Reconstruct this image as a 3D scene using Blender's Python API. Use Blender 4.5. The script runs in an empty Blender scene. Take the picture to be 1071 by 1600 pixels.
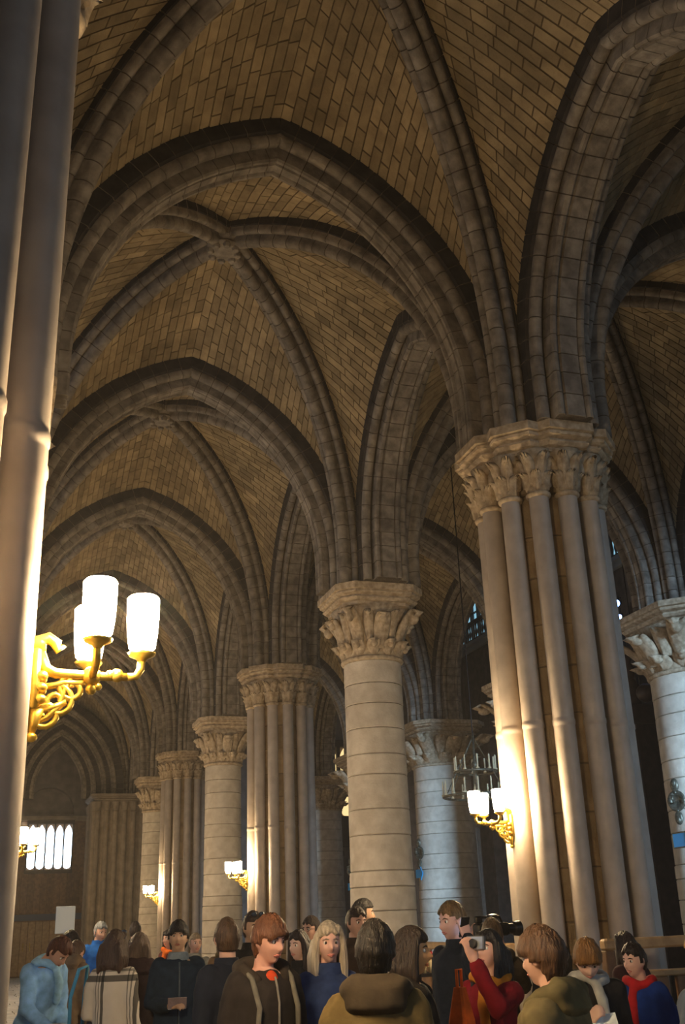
import bpy, bmesh, math, random
import numpy as np
from mathutils import Vector, Matrix
random.seed(7); np.random.seed(7)
S = bpy.context.scene
COL = S.collection
PI = math.pi

# ---------------------------------------------------------------- camera
EYE = (0.0, 0.0, 1.65)
CAM_R = ((0.95028131, -0.08136784, -0.30057398),
         (-0.30932337, -0.35775763, -0.88109508),
         (-0.03583983, 0.93026273, -0.36513936))
cd = bpy.data.cameras.new('camera'); cam = bpy.data.objects.new('camera', cd); COL.objects.link(cam)
cd.sensor_fit = 'VERTICAL'; cd.sensor_height = 24.0; cd.lens = 24.0 * 1625.0 / 1600.0
cd.clip_start = 0.05; cd.clip_end = 200
mw = Matrix(CAM_R).to_4x4(); mw.translation = EYE
cam.matrix_world = mw
S.camera = cam

# ---------------------------------------------------------------- world, daylight, exposure
S.view_settings.view_transform = 'Standard'; S.view_settings.look = 'None'
S.view_settings.gamma = 1.0; S.view_settings.exposure = 0.1; S.view_settings.use_curve_mapping = False
W = bpy.data.worlds.new('world'); S.world = W; W.use_nodes = True
W.node_tree.nodes['Background'].inputs[0].default_value = (0.30, 0.42, 0.75, 1)
W.node_tree.nodes['Background'].inputs[1].default_value = 0.005

# thin haze in the air of the church
_v = W.node_tree.nodes.new('ShaderNodeVolumeScatter'); _v.inputs['Density'].default_value = 0.0018; _v.inputs['Anisotropy'].default_value = 0.25
_v.inputs['Color'].default_value = (0.96, 0.91, 0.86, 1)
W.node_tree.links.new(_v.outputs[0], W.node_tree.nodes['World Output'].inputs['Volume'])

def area(name, loc, to, sx, sy, power, col):
    l = bpy.data.lights.new(name, 'AREA'); l.shape = 'RECTANGLE'; l.size = sx; l.size_y = sy
    l.energy = power; l.color = col
    o = bpy.data.objects.new(name, l); COL.objects.link(o); o.location = loc
    o.rotation_euler = (Vector(to) - Vector(loc)).to_track_quat('-Z', 'Y').to_euler()
    return o
# daylight of the transept windows behind the viewer (with an added narrow beam) and of the chapel windows beyond the outer row
area('transept_daylight_and_fill', (14.0, -14.0, 10.0), (10.5, 16.0, 3.0), 7, 9, 800, (0.50, 0.74, 1.0))
sh = area('transept_daylight_and_fill', (7.4, -9.0, 4.2), (10.4, 17.0, 2.5), 4.2, 4, 280, (0.43, 0.69, 1.0)); sh.data.spread = math.radians(21)  # added narrow beam on the nave columns, kept off the nearest pier
area('chapel_daylight', (-5.4, 9.0, 4.6), (5.3, 13.0, 4.6), 3, 5, 85, (0.68, 0.82, 1.0))
area('chapel_daylight', (-5.4, 19.0, 4.6), (5.3, 23.0, 4.6), 3, 5, 85, (0.68, 0.82, 1.0))
area('nave_daylight', (19.0, 26.0, 19.0), (14.0, 26.0, 4.0), 6, 30, 260, (0.42, 0.55, 1.0))

# ---------------------------------------------------------------- helpers
class MB:
    def __init__(self): self.v = []; self.f = []; self.m = []
    def add(self, V, F, mi=0):
        b = len(self.v); self.v.extend([tuple(map(float, p)) for p in V])
        self.f.extend([tuple(b + i for i in f) for f in F]); self.m.extend([mi] * len(F)); return self
    def box(self, x0, x1, y0, y1, z0, z1, mi=0):
        V = [(x0,y0,z0),(x1,y0,z0),(x1,y1,z0),(x0,y1,z0),(x0,y0,z1),(x1,y0,z1),(x1,y1,z1),(x0,y1,z1)]
        return self.add(V, [(3,2,1,0),(4,5,6,7),(0,1,5,4),(1,2,6,5),(2,3,7,6),(3,0,4,7)], mi)
    def cbox(self, x0, x1, y0, y1, z0, z1, c=0.01, mi=0):
        P = [(x0+c,y0),(x1-c,y0),(x1,y0+c),(x1,y1-c),(x1-c,y1),(x0+c,y1),(x0,y1-c),(x0,y0+c)]
        cx, cy = (x0+x1)/2, (y0+y1)/2
        sx, sy = 1-2*c/max(x1-x0,1e-4), 1-2*c/max(y1-y0,1e-4)
        Q = [(cx+(x-cx)*sx, cy+(y-cy)*sy) for x, y in P]
        return self.stack([(Q,z0),(P,z0+c),(P,z1-c),(Q,z1)], mi)
    def stack(self, levels, mi=0):
        n = len(levels[0][0]); V = []; F = []
        for P, z in levels: V += [(p[0], p[1], z) for p in P]
        for k in range(len(levels)-1):
            for i in range(n):
                j = (i+1) % n; F.append((k*n+i, k*n+j, (k+1)*n+j, (k+1)*n+i))
        F.append(tuple(range(n-1, -1, -1))); b = (len(levels)-1)*n; F.append(tuple(range(b, b+n)))
        return self.add(V, F, mi)
    def lathe(self, prof, seg=24, c=(0,0,0), mi=0, a0=0.0):
        n = seg; V = []; F = []
        for r, z in prof:
            for i in range(n):
                a = a0 + 2*PI*i/n; V.append((c[0]+r*math.cos(a), c[1]+r*math.sin(a), c[2]+z))
        for k in range(len(prof)-1):
            for i in range(n):
                j = (i+1) % n; F.append((k*n+i, k*n+j, (k+1)*n+j, (k+1)*n+i))
        F.append(tuple(range(n-1, -1, -1))); b = (len(prof)-1)*n; F.append(tuple(range(b, b+n)))
        return self.add(V, F, mi)
    def tube(self, pts, rad, seg=8, mi=0, cap=True):
        pts = [Vector(p) for p in pts]; n = len(pts)
        rad = [rad]*n if not hasattr(rad, '__len__') else rad
        V = []; F = []; ref = None
        for i, p in enumerate(pts):
            d = (pts[min(i+1, n-1)] - pts[max(i-1, 0)]).normalized()
            if ref is None:
                ref = Vector((0,0,1)) if abs(d.z) < 0.9 else Vector((1,0,0))
            u = (ref - d*ref.dot(d)); u = u.normalized() if u.length > 1e-6 else d.orthogonal().normalized()
            ref = u; w = d.cross(u)
            for k in range(seg):
                a = 2*PI*k/seg; V.append(p + (u*math.cos(a) + w*math.sin(a))*rad[i])
        for i in range(n-1):
            for k in range(seg):
                j = (k+1) % seg; F.append((i*seg+k, i*seg+j, (i+1)*seg+j, (i+1)*seg+k))
        if cap:
            F.append(tuple(range(seg-1, -1, -1))); F.append(tuple(range((n-1)*seg, n*seg)))
        return self.add(V, F, mi)
    def ball(self, c, r, seg=10, rings=6, mi=0):
        rx, ry, rz = (r, r, r) if not hasattr(r, '__len__') else r
        V = [(c[0], c[1], c[2]-rz)]; F = []
        for k in range(1, rings):
            t = -PI/2 + PI*k/rings
            for i in range(seg):
                a = 2*PI*i/seg
                V.append((c[0]+rx*math.cos(t)*math.cos(a), c[1]+ry*math.cos(t)*math.sin(a), c[2]+rz*math.sin(t)))
        V.append((c[0], c[1], c[2]+rz)); top = len(V)-1
        for i in range(seg):
            j = (i+1) % seg
            F.append((0, 1+j, 1+i)); b = 1+(rings-2)*seg; F.append((top, b+i, b+j))
            for k in range(rings-2): F.append((1+k*seg+i, 1+k*seg+j, 1+(k+1)*seg+j, 1+(k+1)*seg+i))
        return self.add(V, F, mi)
    def mesh(self, name, mats, smooth=False):
        me = bpy.data.meshes.new(name); me.from_pydata(self.v, [], self.f)
        for m in (mats if isinstance(mats, (list, tuple)) else [mats]): me.materials.append(m)
        if any(self.m): me.polygons.foreach_set('material_index', self.m)
        if smooth is True: me.polygons.foreach_set('use_smooth', [True]*len(self.f))
        elif smooth:
            me.polygons.foreach_set('use_smooth', [True]*len(self.f)); me.set_sharp_from_angle(angle=smooth)
        me.update(); return me
    def build(self, name, mats, parent=None, smooth=False, **kw):
        return put(name, self.mesh(name, mats, smooth), parent, **kw)
def put(name, me, parent=None, loc=None, rz=0, kind=None, label=None):
    o = bpy.data.objects.new(name, me); COL.objects.link(o)
    if parent is not None: o.parent = parent
    if loc is not None: o.location = loc
    if rz: o.rotation_euler = (0, 0, rz)
    if kind: o['kind'] = kind
    if label: o['label'] = label
    return o
def tag(o, label, cat, group=None, kind='thing'):
    o['label'] = label; o['category'] = cat
    if group: o['group'] = group
    if kind: o['kind'] = kind
    return o
def empty(name, loc, rz=0):
    return put(name, None, None, loc, rz)
def dup(root, loc=None, rz=None):
    def rec(o, par):
        c = o.copy(); COL.objects.link(c)
        if par is not None: c.parent = par
        for ch in list(o.children): rec(ch, c)
        return c
    c = rec(root, None)
    if loc is not None: c.location = loc
    if rz is not None: c.rotation_euler = (0, 0, rz)
    return c
def project(p):
    d = Vector(p) - Vector(EYE); R = CAM_R
    c = [sum(R[k][i]*d[k] for k in range(3)) for i in range(3)]
    if c[2] > -0.1: return None
    return (535.5 - 1625*c[0]/c[2], 800 + 1625*c[1]/c[2])

# ---------------------------------------------------------------- materials
def mat(name, col, rough=0.8, metal=0.0, var=0.0, noise=None, bump=0.0, bscale=40.0, dark=None, emis=None, estr=0.0, spec=0.3, stain=0.0, coat=0.0, squash=None):
    m = bpy.data.materials.new(name); m.use_nodes = True
    nt = m.node_tree; N = nt.nodes; L = nt.links
    b = N['Principled BSDF']; b.inputs['Roughness'].default_value = rough; b.inputs['Metallic'].default_value = metal
    b.inputs['Specular IOR Level'].default_value = spec
    b.inputs['Coat Weight'].default_value = coat
    b.inputs['Base Color'].default_value = (*col, 1)
    tc = N.new('ShaderNodeNewGeometry'); pos = tc.outputs['Position']
    if squash:
        vm = N.new('ShaderNodeVectorMath'); vm.operation = 'MULTIPLY'; vm.inputs[1].default_value = squash
        L.new(pos, vm.inputs[0]); pos = vm.outputs[0]
    src = None
    if noise is not None:
        n = N.new('ShaderNodeTexNoise'); n.inputs['Scale'].default_value = noise; n.inputs['Detail'].default_value = 5
        L.new(pos, n.inputs['Vector'])
        r = N.new('ShaderNodeValToRGB'); r.color_ramp.elements[0].position = 0.35; r.color_ramp.elements[1].position = 0.68
        dk = dark or tuple(c*0.7 for c in col)
        r.color_ramp.elements[0].color = (*dk, 1); r.color_ramp.elements[1].color = (*col, 1)
        L.new(n.outputs['Fac'], r.inputs['Fac']); src = r.outputs['Color']
    if stain:
        n2 = N.new('ShaderNodeTexNoise'); n2.inputs['Scale'].default_value = 0.9; n2.inputs['Detail'].default_value = 3
        L.new(pos, n2.inputs['Vector'])
        mr = N.new('ShaderNodeMapRange'); mr.inputs[1].default_value = 0.3; mr.inputs[2].default_value = 0.7
        mr.inputs[3].default_value = 1-stain; mr.inputs[4].default_value = 1.0
        L.new(n2.outputs['Fac'], mr.inputs[0])
        mx = N.new('ShaderNodeMix'); mx.data_type = 'RGBA'; mx.blend_type = 'MULTIPLY'; mx.inputs[0].default_value = 1
        if src: L.new(src, mx.inputs[6])
        else: mx.inputs[6].default_value = (*col, 1)
        L.new(mr.outputs[0], mx.inputs[7]); src = mx.outputs[2]
    if var:
        oi = N.new('ShaderNodeObjectInfo'); ad = N.new('ShaderNodeMath'); ad.operation = 'ADD'
        L.new(oi.outputs['Random'], ad.inputs[0]); L.new(tc.outputs['Random Per Island'], ad.inputs[1])
        fr = N.new('ShaderNodeMath'); fr.operation = 'FRACT'; L.new(ad.outputs[0], fr.inputs[0])
        mr = N.new('ShaderNodeMapRange'); mr.inputs[3].default_value = 1-var; mr.inputs[4].default_value = 1+var
        L.new(fr.outputs[0], mr.inputs[0])
        mx = N.new('ShaderNodeMix'); mx.data_type = 'RGBA'; mx.blend_type = 'MULTIPLY'; mx.inputs[0].default_value = 1
        if src: L.new(src, mx.inputs[6])
        else: mx.inputs[6].default_value = (*col, 1)
        L.new(mr.outputs[0], mx.inputs[7]); src = mx.outputs[2]
    if src: L.new(src, b.inputs['Base Color'])
    if bump:
        n3 = N.new('ShaderNodeTexNoise'); n3.inputs['Scale'].default_value = bscale; n3.inputs['Detail'].default_value = 4
        L.new(pos, n3.inputs['Vector'])
        bp = N.new('ShaderNodeBump'); bp.inputs['Strength'].default_value = bump; bp.inputs['Distance'].default_value = 0.02
        L.new(n3.outputs['Fac'], bp.inputs['Height']); L.new(bp.outputs['Normal'], b.inputs['Normal'])
    if emis:
        b.inputs['Emission Color'].default_value = (*emis, 1); b.inputs['Emission Strength'].default_value = estr
    return m
M = {}
M['brick'] = mat('vault_stone', (0.44, 0.33, 0.19), 0.9, var=0.26, noise=5, dark=(0.30, 0.22, 0.125), bump=0.35, bscale=25, stain=0.35)
M['mortar'] = mat('vault_mortar', (0.13, 0.09, 0.05), 0.95, noise=8, bump=0.3)
M['rib'] = mat('rib_stone', (0.34, 0.29, 0.235), 0.85, var=0.14, noise=7, dark=(0.17, 0.14, 0.115), bump=0.3, bscale=30, stain=0.3)
M['fascia'] = mat('dark_fascia_stone', (0.055, 0.046, 0.042), 0.95, var=0.15, noise=6, dark=(0.03, 0.026, 0.025))  # darker stone for the upper flat faces of arches and ribs
M['ribcore'] = mat('rib_joint', (0.10, 0.075, 0.055), 0.95)
M['col'] = mat('column_stone', (0.70, 0.62, 0.51), 0.8, var=0.07, noise=6, dark=(0.55, 0.47, 0.37), bump=0.25, bscale=35, stain=0.18)
M['joint'] = mat('joint_stone', (0.26, 0.21, 0.15), 0.95, noise=9)
M['cap'] = mat('capital_stone', (0.58, 0.46, 0.32), 0.85, noise=14, dark=(0.34, 0.25, 0.16), bump=0.35, bscale=30)
M['shaft'] = mat('shaft_stone', (0.50, 0.43, 0.365), 0.5, var=0.05, noise=5, dark=(0.40, 0.335, 0.28), bump=0.08, bscale=18, spec=0.45)
M['core'] = mat('pier_ashlar', (0.42, 0.31, 0.19), 0.85, var=0.15, noise=6, dark=(0.30, 0.21, 0.12), bump=0.3)
M['wall'] = mat('wall_stone', (0.30, 0.24, 0.18), 0.9, var=0.15, noise=4, dark=(0.20, 0.16, 0.12), bump=0.3)
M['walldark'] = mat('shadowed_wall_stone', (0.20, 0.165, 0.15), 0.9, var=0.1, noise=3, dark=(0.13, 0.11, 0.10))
M['floor'] = mat('floor_stone', (0.52, 0.46, 0.37), 0.5, var=0.18, noise=5, dark=(0.38, 0.33, 0.26), bump=0.1)
M['gilt'] = mat('gilt_metal', (0.80, 0.55, 0.10), 0.35, 0.85, noise=25, dark=(0.55, 0.36, 0.05))
M['iron'] = mat('black_iron', (0.02, 0.018, 0.02), 0.5, 0.6)
M['bronze'] = mat('dull_bronze', (0.16, 0.15, 0.11), 0.45, 0.7, noise=30, dark=(0.07, 0.065, 0.05))
M['globe'] = mat('lit_opal_glass', (1, 0.9, 0.75), 0.4, emis=(1.0, 0.74, 0.42), estr=330)
M['pane'] = mat('bright_window_glass', (0.8, 0.9, 1), 0.3, emis=(0.62, 0.82, 1.0), estr=7.0)
M['sky'] = mat('daylit_gallery_glass', (0.5, 0.7, 0.8), 0.3, emis=(0.26, 0.55, 0.72), estr=0.95)
M['goldpane'] = mat('lamplit_amber_glass', (1, 0.8, 0.4), 0.3, emis=(1.0, 0.72, 0.32), estr=1.1)
M['bluespot'] = mat('blue_lamp_glass', (0.5, 0.7, 1), 0.3, emis=(0.25, 0.45, 1.0), estr=8)
M['wood'] = mat('brown_oak', (0.20, 0.105, 0.05), 0.55, var=0.15, noise=9, dark=(0.12, 0.06, 0.03), bump=0.1)
M['palewood'] = mat('honey_oak', (0.40, 0.26, 0.13), 0.45, var=0.1, noise=9, dark=(0.28, 0.17, 0.08))
M['darkwood'] = mat('dark_oak', (0.045, 0.03, 0.026), 0.5, var=0.1, noise=8, dark=(0.025, 0.018, 0.016))
M['orangelightwood'] = mat('orange_light_oak', (0.62, 0.32, 0.08), 0.5, noise=6, dark=(0.5, 0.24, 0.05))  # orange light is put into this wood colour
M['candle'] = mat('ivory_wax', (0.5, 0.42, 0.27), 0.5)
M['bluesign'] = mat('blue_enamel', (0.02, 0.30, 0.62), 0.35)
M['whitesign'] = mat('white_card', (0.74, 0.78, 0.78), 0.5)
M['steel'] = mat('brushed_steel', (0.55, 0.56, 0.58), 0.3, 0.9)
M['glass'] = mat('display_glass', (0.05, 0.07, 0.08), 0.06, 0.0, spec=0.8)
M['black'] = mat('black_plastic', (0.015, 0.015, 0.017), 0.35)
M['screen'] = mat('lit_screen', (0.5, 0.7, 1), 0.3, emis=(0.45, 0.72, 1.0), estr=1.6)
M['lens'] = mat('lens_glass', (0.03, 0.04, 0.06), 0.05, spec=0.9)

# ---------------------------------------------------------------- plan of the building
XL, XR, XN, XO = -0.42, 5.38, 11.18, 23.0          # outer row, aisle row, nave row, far side of the nave
BAY = 5.45; Y0 = 3.75
YK = lambda k: Y0 + BAY*k
ZA = 6.35                                          # top of every abacus
HX, HY = (XR-XL)/2, BAY/2

class Path:
    """half of a pointed arch: r runs from the pier axis to the crown"""
    def __init__(s, a0, z0, half, zc):
        s.a0, s.z0, s.half, s.zc = a0, z0, half, zc
        a, r = half-a0, zc-z0; s.R = (a*a+r*r)/(2*a); s.rc = a0+s.R
        s.th = PI-math.acos(max(-1, min(1, (half-s.rc)/s.R))); s.th = PI - s.th
        s.te = math.acos((half-s.rc)/s.R); s.st = z0-ZA; s.len = s.st+s.R*(PI-s.te)
    def at(s, q):
        d = q*s.len
        if d <= s.st: return (s.a0, ZA+d, 1.0, 0.0)
        t = PI-(d-s.st)/s.R
        return (s.rc+s.R*math.cos(t), s.z0+s.R*math.sin(t), -math.cos(t), -math.sin(t))
P_TR = Path(0.36, 6.75, HX, 10.05)
P_AR = Path(0.50, 6.90, HY, 9.74)
P_DI = Path(0.50, 6.75, math.hypot(HX, HY), 10.72)

def roll(cx, cy, r, a, b, n):
    return [(cx+r*math.cos(math.radians(a+(b-a)*i/n)), cy+r*math.sin(math.radians(a+(b-a)*i/n))) for i in range(n+1)]
def arch_prof(w, deep=0.47):
    h = [(-w, -0.06), (-w, 0.20), (-w+0.03, 0.225)]
    h += roll(-w+0.085, 0.275, 0.07, 200, 20, 5)
    h += [(-w+0.150, 0.262), (-w+0.165, 0.255), (-w+0.172, 0.34)]
    h += roll(-w+0.205, deep-0.045, 0.042, 200, 30, 4)
    h += [(-w+0.255, deep-0.05), (-w+0.27, deep-0.015)]
    return h + [(-x, d) for x, d in reversed(h)]
def rib_prof():
    h = [(-0.19, -0.05), (-0.19, 0.12), (-0.175, 0.13)] + roll(-0.13, 0.19, 0.05, 200, 20, 5) + [(-0.075, 0.17), (-0.07, 0.23)] + roll(0, 0.29, 0.075, 190, 90, 5)
    return h + [(-x, d) for x, d in reversed(h[:-1])]
PR_TR, PR_AR, PR_DI = arch_prof(0.32), arch_prof(0.37), rib_prof()

def sweep(mb, path, qs, prof, base, d, shrink=0.0):
    lx, ly = -d[1], d[0]; n = len(prof); V = []; F = []
    for q in qs:
        r, z, nr, nz = path.at(q)
        for a, dep in prof:
            a2, d2 = a*(1-shrink), dep-(0.012 if shrink and dep > 0.05 else 0)
            rr = min(r+nr*d2, path.half); zz = z+nz*d2
            V.append((base[0]+d[0]*rr+lx*a2, base[1]+d[1]*rr+ly*a2, zz))
    for k in range(len(qs)-1):
        for i in range(n):
            j = (i+1) % n; F.append((k*n+i, (k+1)*n+i, (k+1)*n+j, k*n+j))
    F.append(tuple(range(n))); F.append(tuple(range((len(qs)-1)*n+n-1, (len(qs)-1)*n-1, -1)))
    b = len(mb.m); mb.add(V, F)
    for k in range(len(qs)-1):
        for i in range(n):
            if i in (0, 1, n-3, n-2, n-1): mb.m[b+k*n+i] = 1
def arch_meshes(name, path, prof, halves, step=0.24):
    """(core mesh, [one mesh per voussoir], joined mesh)"""
    nv = max(8, round(path.len/step)); core = MB(); joined = MB(); pieces = []
    for base, d in halves:
        sweep(core, path, [i/(nv*2) for i in range(2*nv+1)], prof, base, d, 0.05)
        g = 0.007/path.len
        for i in range(nv):
            mb = MB(); qs = [i/nv+(g if i else 0), (i+0.5)/nv, (i+1)/nv-(g if i < nv-1 else 0)]
            sweep(mb, path, qs, prof, base, d); sweep(joined, path, qs, prof, base, d)
            pieces.append(mb.mesh('voussoir', [M['rib'], M['fascia']], 0.7))
    return (core.mesh(name+'_core', M['ribcore'], 0.7), pieces, joined.mesh(name+'_ring', [M['rib'], M['fascia']], 0.7))
DG = math.hypot(HX, HY); ux, uy = HX/DG, HY/DG
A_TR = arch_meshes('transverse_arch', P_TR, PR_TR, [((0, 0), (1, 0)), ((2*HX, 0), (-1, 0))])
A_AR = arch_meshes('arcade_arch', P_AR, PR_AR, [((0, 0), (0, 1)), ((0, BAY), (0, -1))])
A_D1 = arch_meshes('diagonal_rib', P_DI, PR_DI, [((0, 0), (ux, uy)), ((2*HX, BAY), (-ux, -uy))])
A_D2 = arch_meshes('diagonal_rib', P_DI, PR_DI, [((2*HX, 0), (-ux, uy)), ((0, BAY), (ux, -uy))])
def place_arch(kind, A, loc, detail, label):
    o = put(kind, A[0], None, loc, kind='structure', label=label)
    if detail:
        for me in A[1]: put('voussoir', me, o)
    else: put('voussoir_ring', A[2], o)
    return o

# -------- the vault: every half cell is ruled between an arch and a diagonal rib, laid in courses of stones
def half_cells():
    for cx, sx in ((0, 1), (2*HX, -1)):
        for cy, sy in ((0, 1), (BAY, -1)):
            D = lambda q, cx=cx, cy=cy, sx=sx, sy=sy: (cx+sx*ux*P_DI.at(q)[0], cy+sy*uy*P_DI.at(q)[0], P_DI.at(q)[1]-0.015)
            T = lambda q, cx=cx, cy=cy, sx=sx, sy=sy: (cx+sx*P_TR.at(q)[0], cy+sy*0.30, P_TR.at(q)[1]-0.02)
            A = lambda q, cx=cx, cy=cy, sx=sx, sy=sy: (cx+sx*0.35, cy+sy*P_AR.at(q)[0], P_AR.at(q)[1]-0.02)
            yield T, D
            yield A, D
def cell_point(A, D, q, t):
    a = np.array(A(q)); d = np.array(D(q)); p = a+(d-a)*t
    p[2] += 0.16*math.sin(PI*t)*max(0, q-0.25); return p
base_mb = MB(); BR = []
rr = random.Random(3)
CEN = np.array([HX, BAY/2, 6.5])
for A, D in half_cells():
    nq, nt = 22, 6; V = []; F = []
    for i in range(nq+1):
        for j in range(nt+1): V.append(cell_point(A, D, 0.06+0.94*i/nq, j/nt))
    for i in range(nq):
        for j in range(nt): F.append((i*(nt+1)+j, i*(nt+1)+j+1, (i+1)*(nt+1)+j+1, (i+1)*(nt+1)+j))
    base_mb.add(V, F)
    nc = 36
    for c in range(nc):
        q0, q1 = 0.07+0.93*c/nc, 0.07+0.93*(c+1)/nc; qm = (q0+q1)/2
        L = np.linalg.norm(cell_point(A, D, qm, 0)-cell_point(A, D, qm, 1))
        if L < 0.10: continue
        nb = max(1, L/0.30); e = [0.0]; x = (0.5 if c % 2 else 1.0)*rr.uniform(0.8, 1.15)/nb
        while x < 1-0.35/nb: e.append(x); x += rr.uniform(0.78, 1.22)/nb
        e.append(1.0)
        for t0, t1 in zip(e[:-1], e[1:]):
            p = [cell_point(A, D, q, t) for q, t in ((q0, t0), (q0, t1), (q1, t1), (q1, t0))]
            c0 = sum(p)/4; nrm = np.cross(p[2]-p[0], p[3]-p[1]); ln = np.linalg.norm(nrm)
            if ln < 1e-6: continue
            nrm /= ln; flip = np.dot(nrm, CEN-c0) < 0
            if flip: nrm = -nrm
            hq = (np.linalg.norm(p[3]-p[0])+np.linalg.norm(p[2]-p[1]))/2; ht = (np.linalg.norm(p[1]-p[0])+np.linalg.norm(p[2]-p[3]))/2
            def inset(g):
                fq, ft = min(0.4, g/max(hq, .02)), min(0.4, g/max(ht, .02))
                return [cell_point(A, D, q0+(q1-q0)*a, t0+(t1-t0)*b) for a, b in ((fq, ft), (fq, 1-ft), (1-fq, 1-ft), (1-fq, ft))]
            lift = rr.uniform(0.010, 0.020)
            lo = [v-nrm*0.01 for v in inset(0.004)]; hi = [v+nrm*lift for v in inset(0.009)]
            F2 = [(4, 5, 6, 7), (0, 1, 5, 4), (1, 2, 6, 5), (2, 3, 7, 6), (3, 0, 4, 7), (3, 2, 1, 0)]
            if not flip: F2 = [f for f in F2]
            BR.append((lo+hi, F2, c0))
ME_WEB = base_mb.mesh('vault_web', M['mortar'], True)
def bricks_joined(idx, name='vault_stones'):
    mb = MB()
    for i in idx: mb.add(BR[i][0], BR[i][1])
    return mb.mesh(name, M['brick'])
ME_ALLBR = bricks_joined(range(len(BR)))
ME_BR = {}
def vault(loc, detail, label):
    o = put('ceiling', ME_WEB, None, loc, kind='structure', label=label)
    if not detail:
        put('laid_stones', ME_ALLBR, o, kind='stuff'); return o
    sc = []
    for i, (V, F, c) in enumerate(BR):
        pp = [project((v[0]+loc[0], v[1]+loc[1], v[2]+loc[2])) for v in V[:4]]
        if any(p is None for p in pp): continue
        cx, cy = sum(p[0] for p in pp)/4, sum(p[1] for p in pp)/4
        if not (100 < cx < 1071 and 0 < cy < 1600): continue
        ar = abs(sum(pp[k][0]*pp[(k+1) % 4][1]-pp[(k+1) % 4][0]*pp[k][1] for k in range(4)))/2
        sc.append((ar, i))
    sc.sort(reverse=True); top = [i for a, i in sc[:300]]; rest = [i for i in range(len(BR)) if i not in set(top)]
    for i in top:
        if i not in ME_BR: ME_BR[i] = MB().add(BR[i][0], BR[i][1]).mesh('brick', M['brick'])
        put('brick', ME_BR[i], o)
    put('laid_stones', bricks_joined(rest), o, kind='stuff')
    return o
for k in range(-1, 7):
    vault((XL, YK(k), 0), k in (0, 1), 'ribbed stone vault of the aisle')
    vault((XR, YK(k), 0), False, 'ribbed stone vault of the inner aisle')
boss_mb = MB(); boss_mb.lathe([(0.10, 10.30), (0.2, 10.32), (0.235, 10.37), (0.2, 10.42), (0.25, 10.47), (0.25, 10.62)], 16)
for i in range(8):
    a = PI/4*i; boss_mb.ball((0.19*math.cos(a), 0.19*math.sin(a), 10.32), 0.06, 6, 4)
ME_BOSS = boss_mb.mesh('vault_boss', M['rib'], 0.7)
for x, nm in ((XL, 'aisle'), (XR, 'inner aisle')):
    for k in range(-1, 7):
        d = x == XL and k in (0, 1)
        if k >= 0: place_arch('transverse_arch', A_TR, (x, YK(k), 0), x == XL and k in (1, 2), 'moulded pointed arch spanning the '+nm)
        r1 = place_arch('diagonal_rib', A_D1, (x, YK(k), 0), d, 'moulded diagonal vault rib of the '+nm)
        place_arch('diagonal_rib', A_D2, (x, YK(k), 0), d, 'moulded diagonal vault rib of the '+nm)
        put('vault_boss', ME_BOSS, None, (x+HX, YK(k)+HY, 0), kind='structure', label='carved boss where the vault ribs cross')
for x, nm in ((XL, 'outer row of piers'), (XR, 'aisle piers'), (XN, 'nave columns')):
    for k in range(-1, 7):
        place_arch('arcade_arch', A_AR, (x, YK(k), 0), x == XR and k in (0, 1), 'moulded pointed arch between the '+nm)

# ---------------------------------------------------------------- columns and piers
def octagon(ap, ch):
    """square of apothem ap with its corners cut so that each flat side is 2*(ap-ch) long"""
    b = ap-ch
    return [(b, -ap), (ap, -b), (ap, b), (b, ap), (-b, ap), (-ap, b), (-ap, -b), (-b, -ap)]
def notched(ap, ch, nt):
    P = octagon(ap, ch); out = []
    for i, p in enumerate(P):
        a = Vector(P[i-1]); c = Vector(P[(i+1) % 8]); v = Vector(p)
        u1 = (a-v).normalized(); u2 = (c-v).normalized()
        out += [v+u1*nt, v+(u1+u2)*nt*1.3, v+u2*nt]
    return [(p.x, p.y) for p in out]
def sc(P, s): return [(x*s, y*s) for x, y in P]
def abacus(mb, P, z0, z1):
    h = z1-z0
    mb.stack([(sc(P, .80), z0), (sc(P, .80), z0+.16*h), (sc(P, .86), z0+.19*h), (sc(P, .905), z0+.30*h), (sc(P, .905), z0+.35*h), (sc(P, .865), z0+.38*h),
              (sc(P, .865), z0+.44*h), (sc(P, .955), z0+.52*h), (sc(P, .965), z0+.60*h), (sc(P, .945), z0+.62*h), (sc(P, .945), z0+.66*h), (sc(P, 1.0), z0+.69*h), (sc(P, 1.0), z1)])
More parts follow.
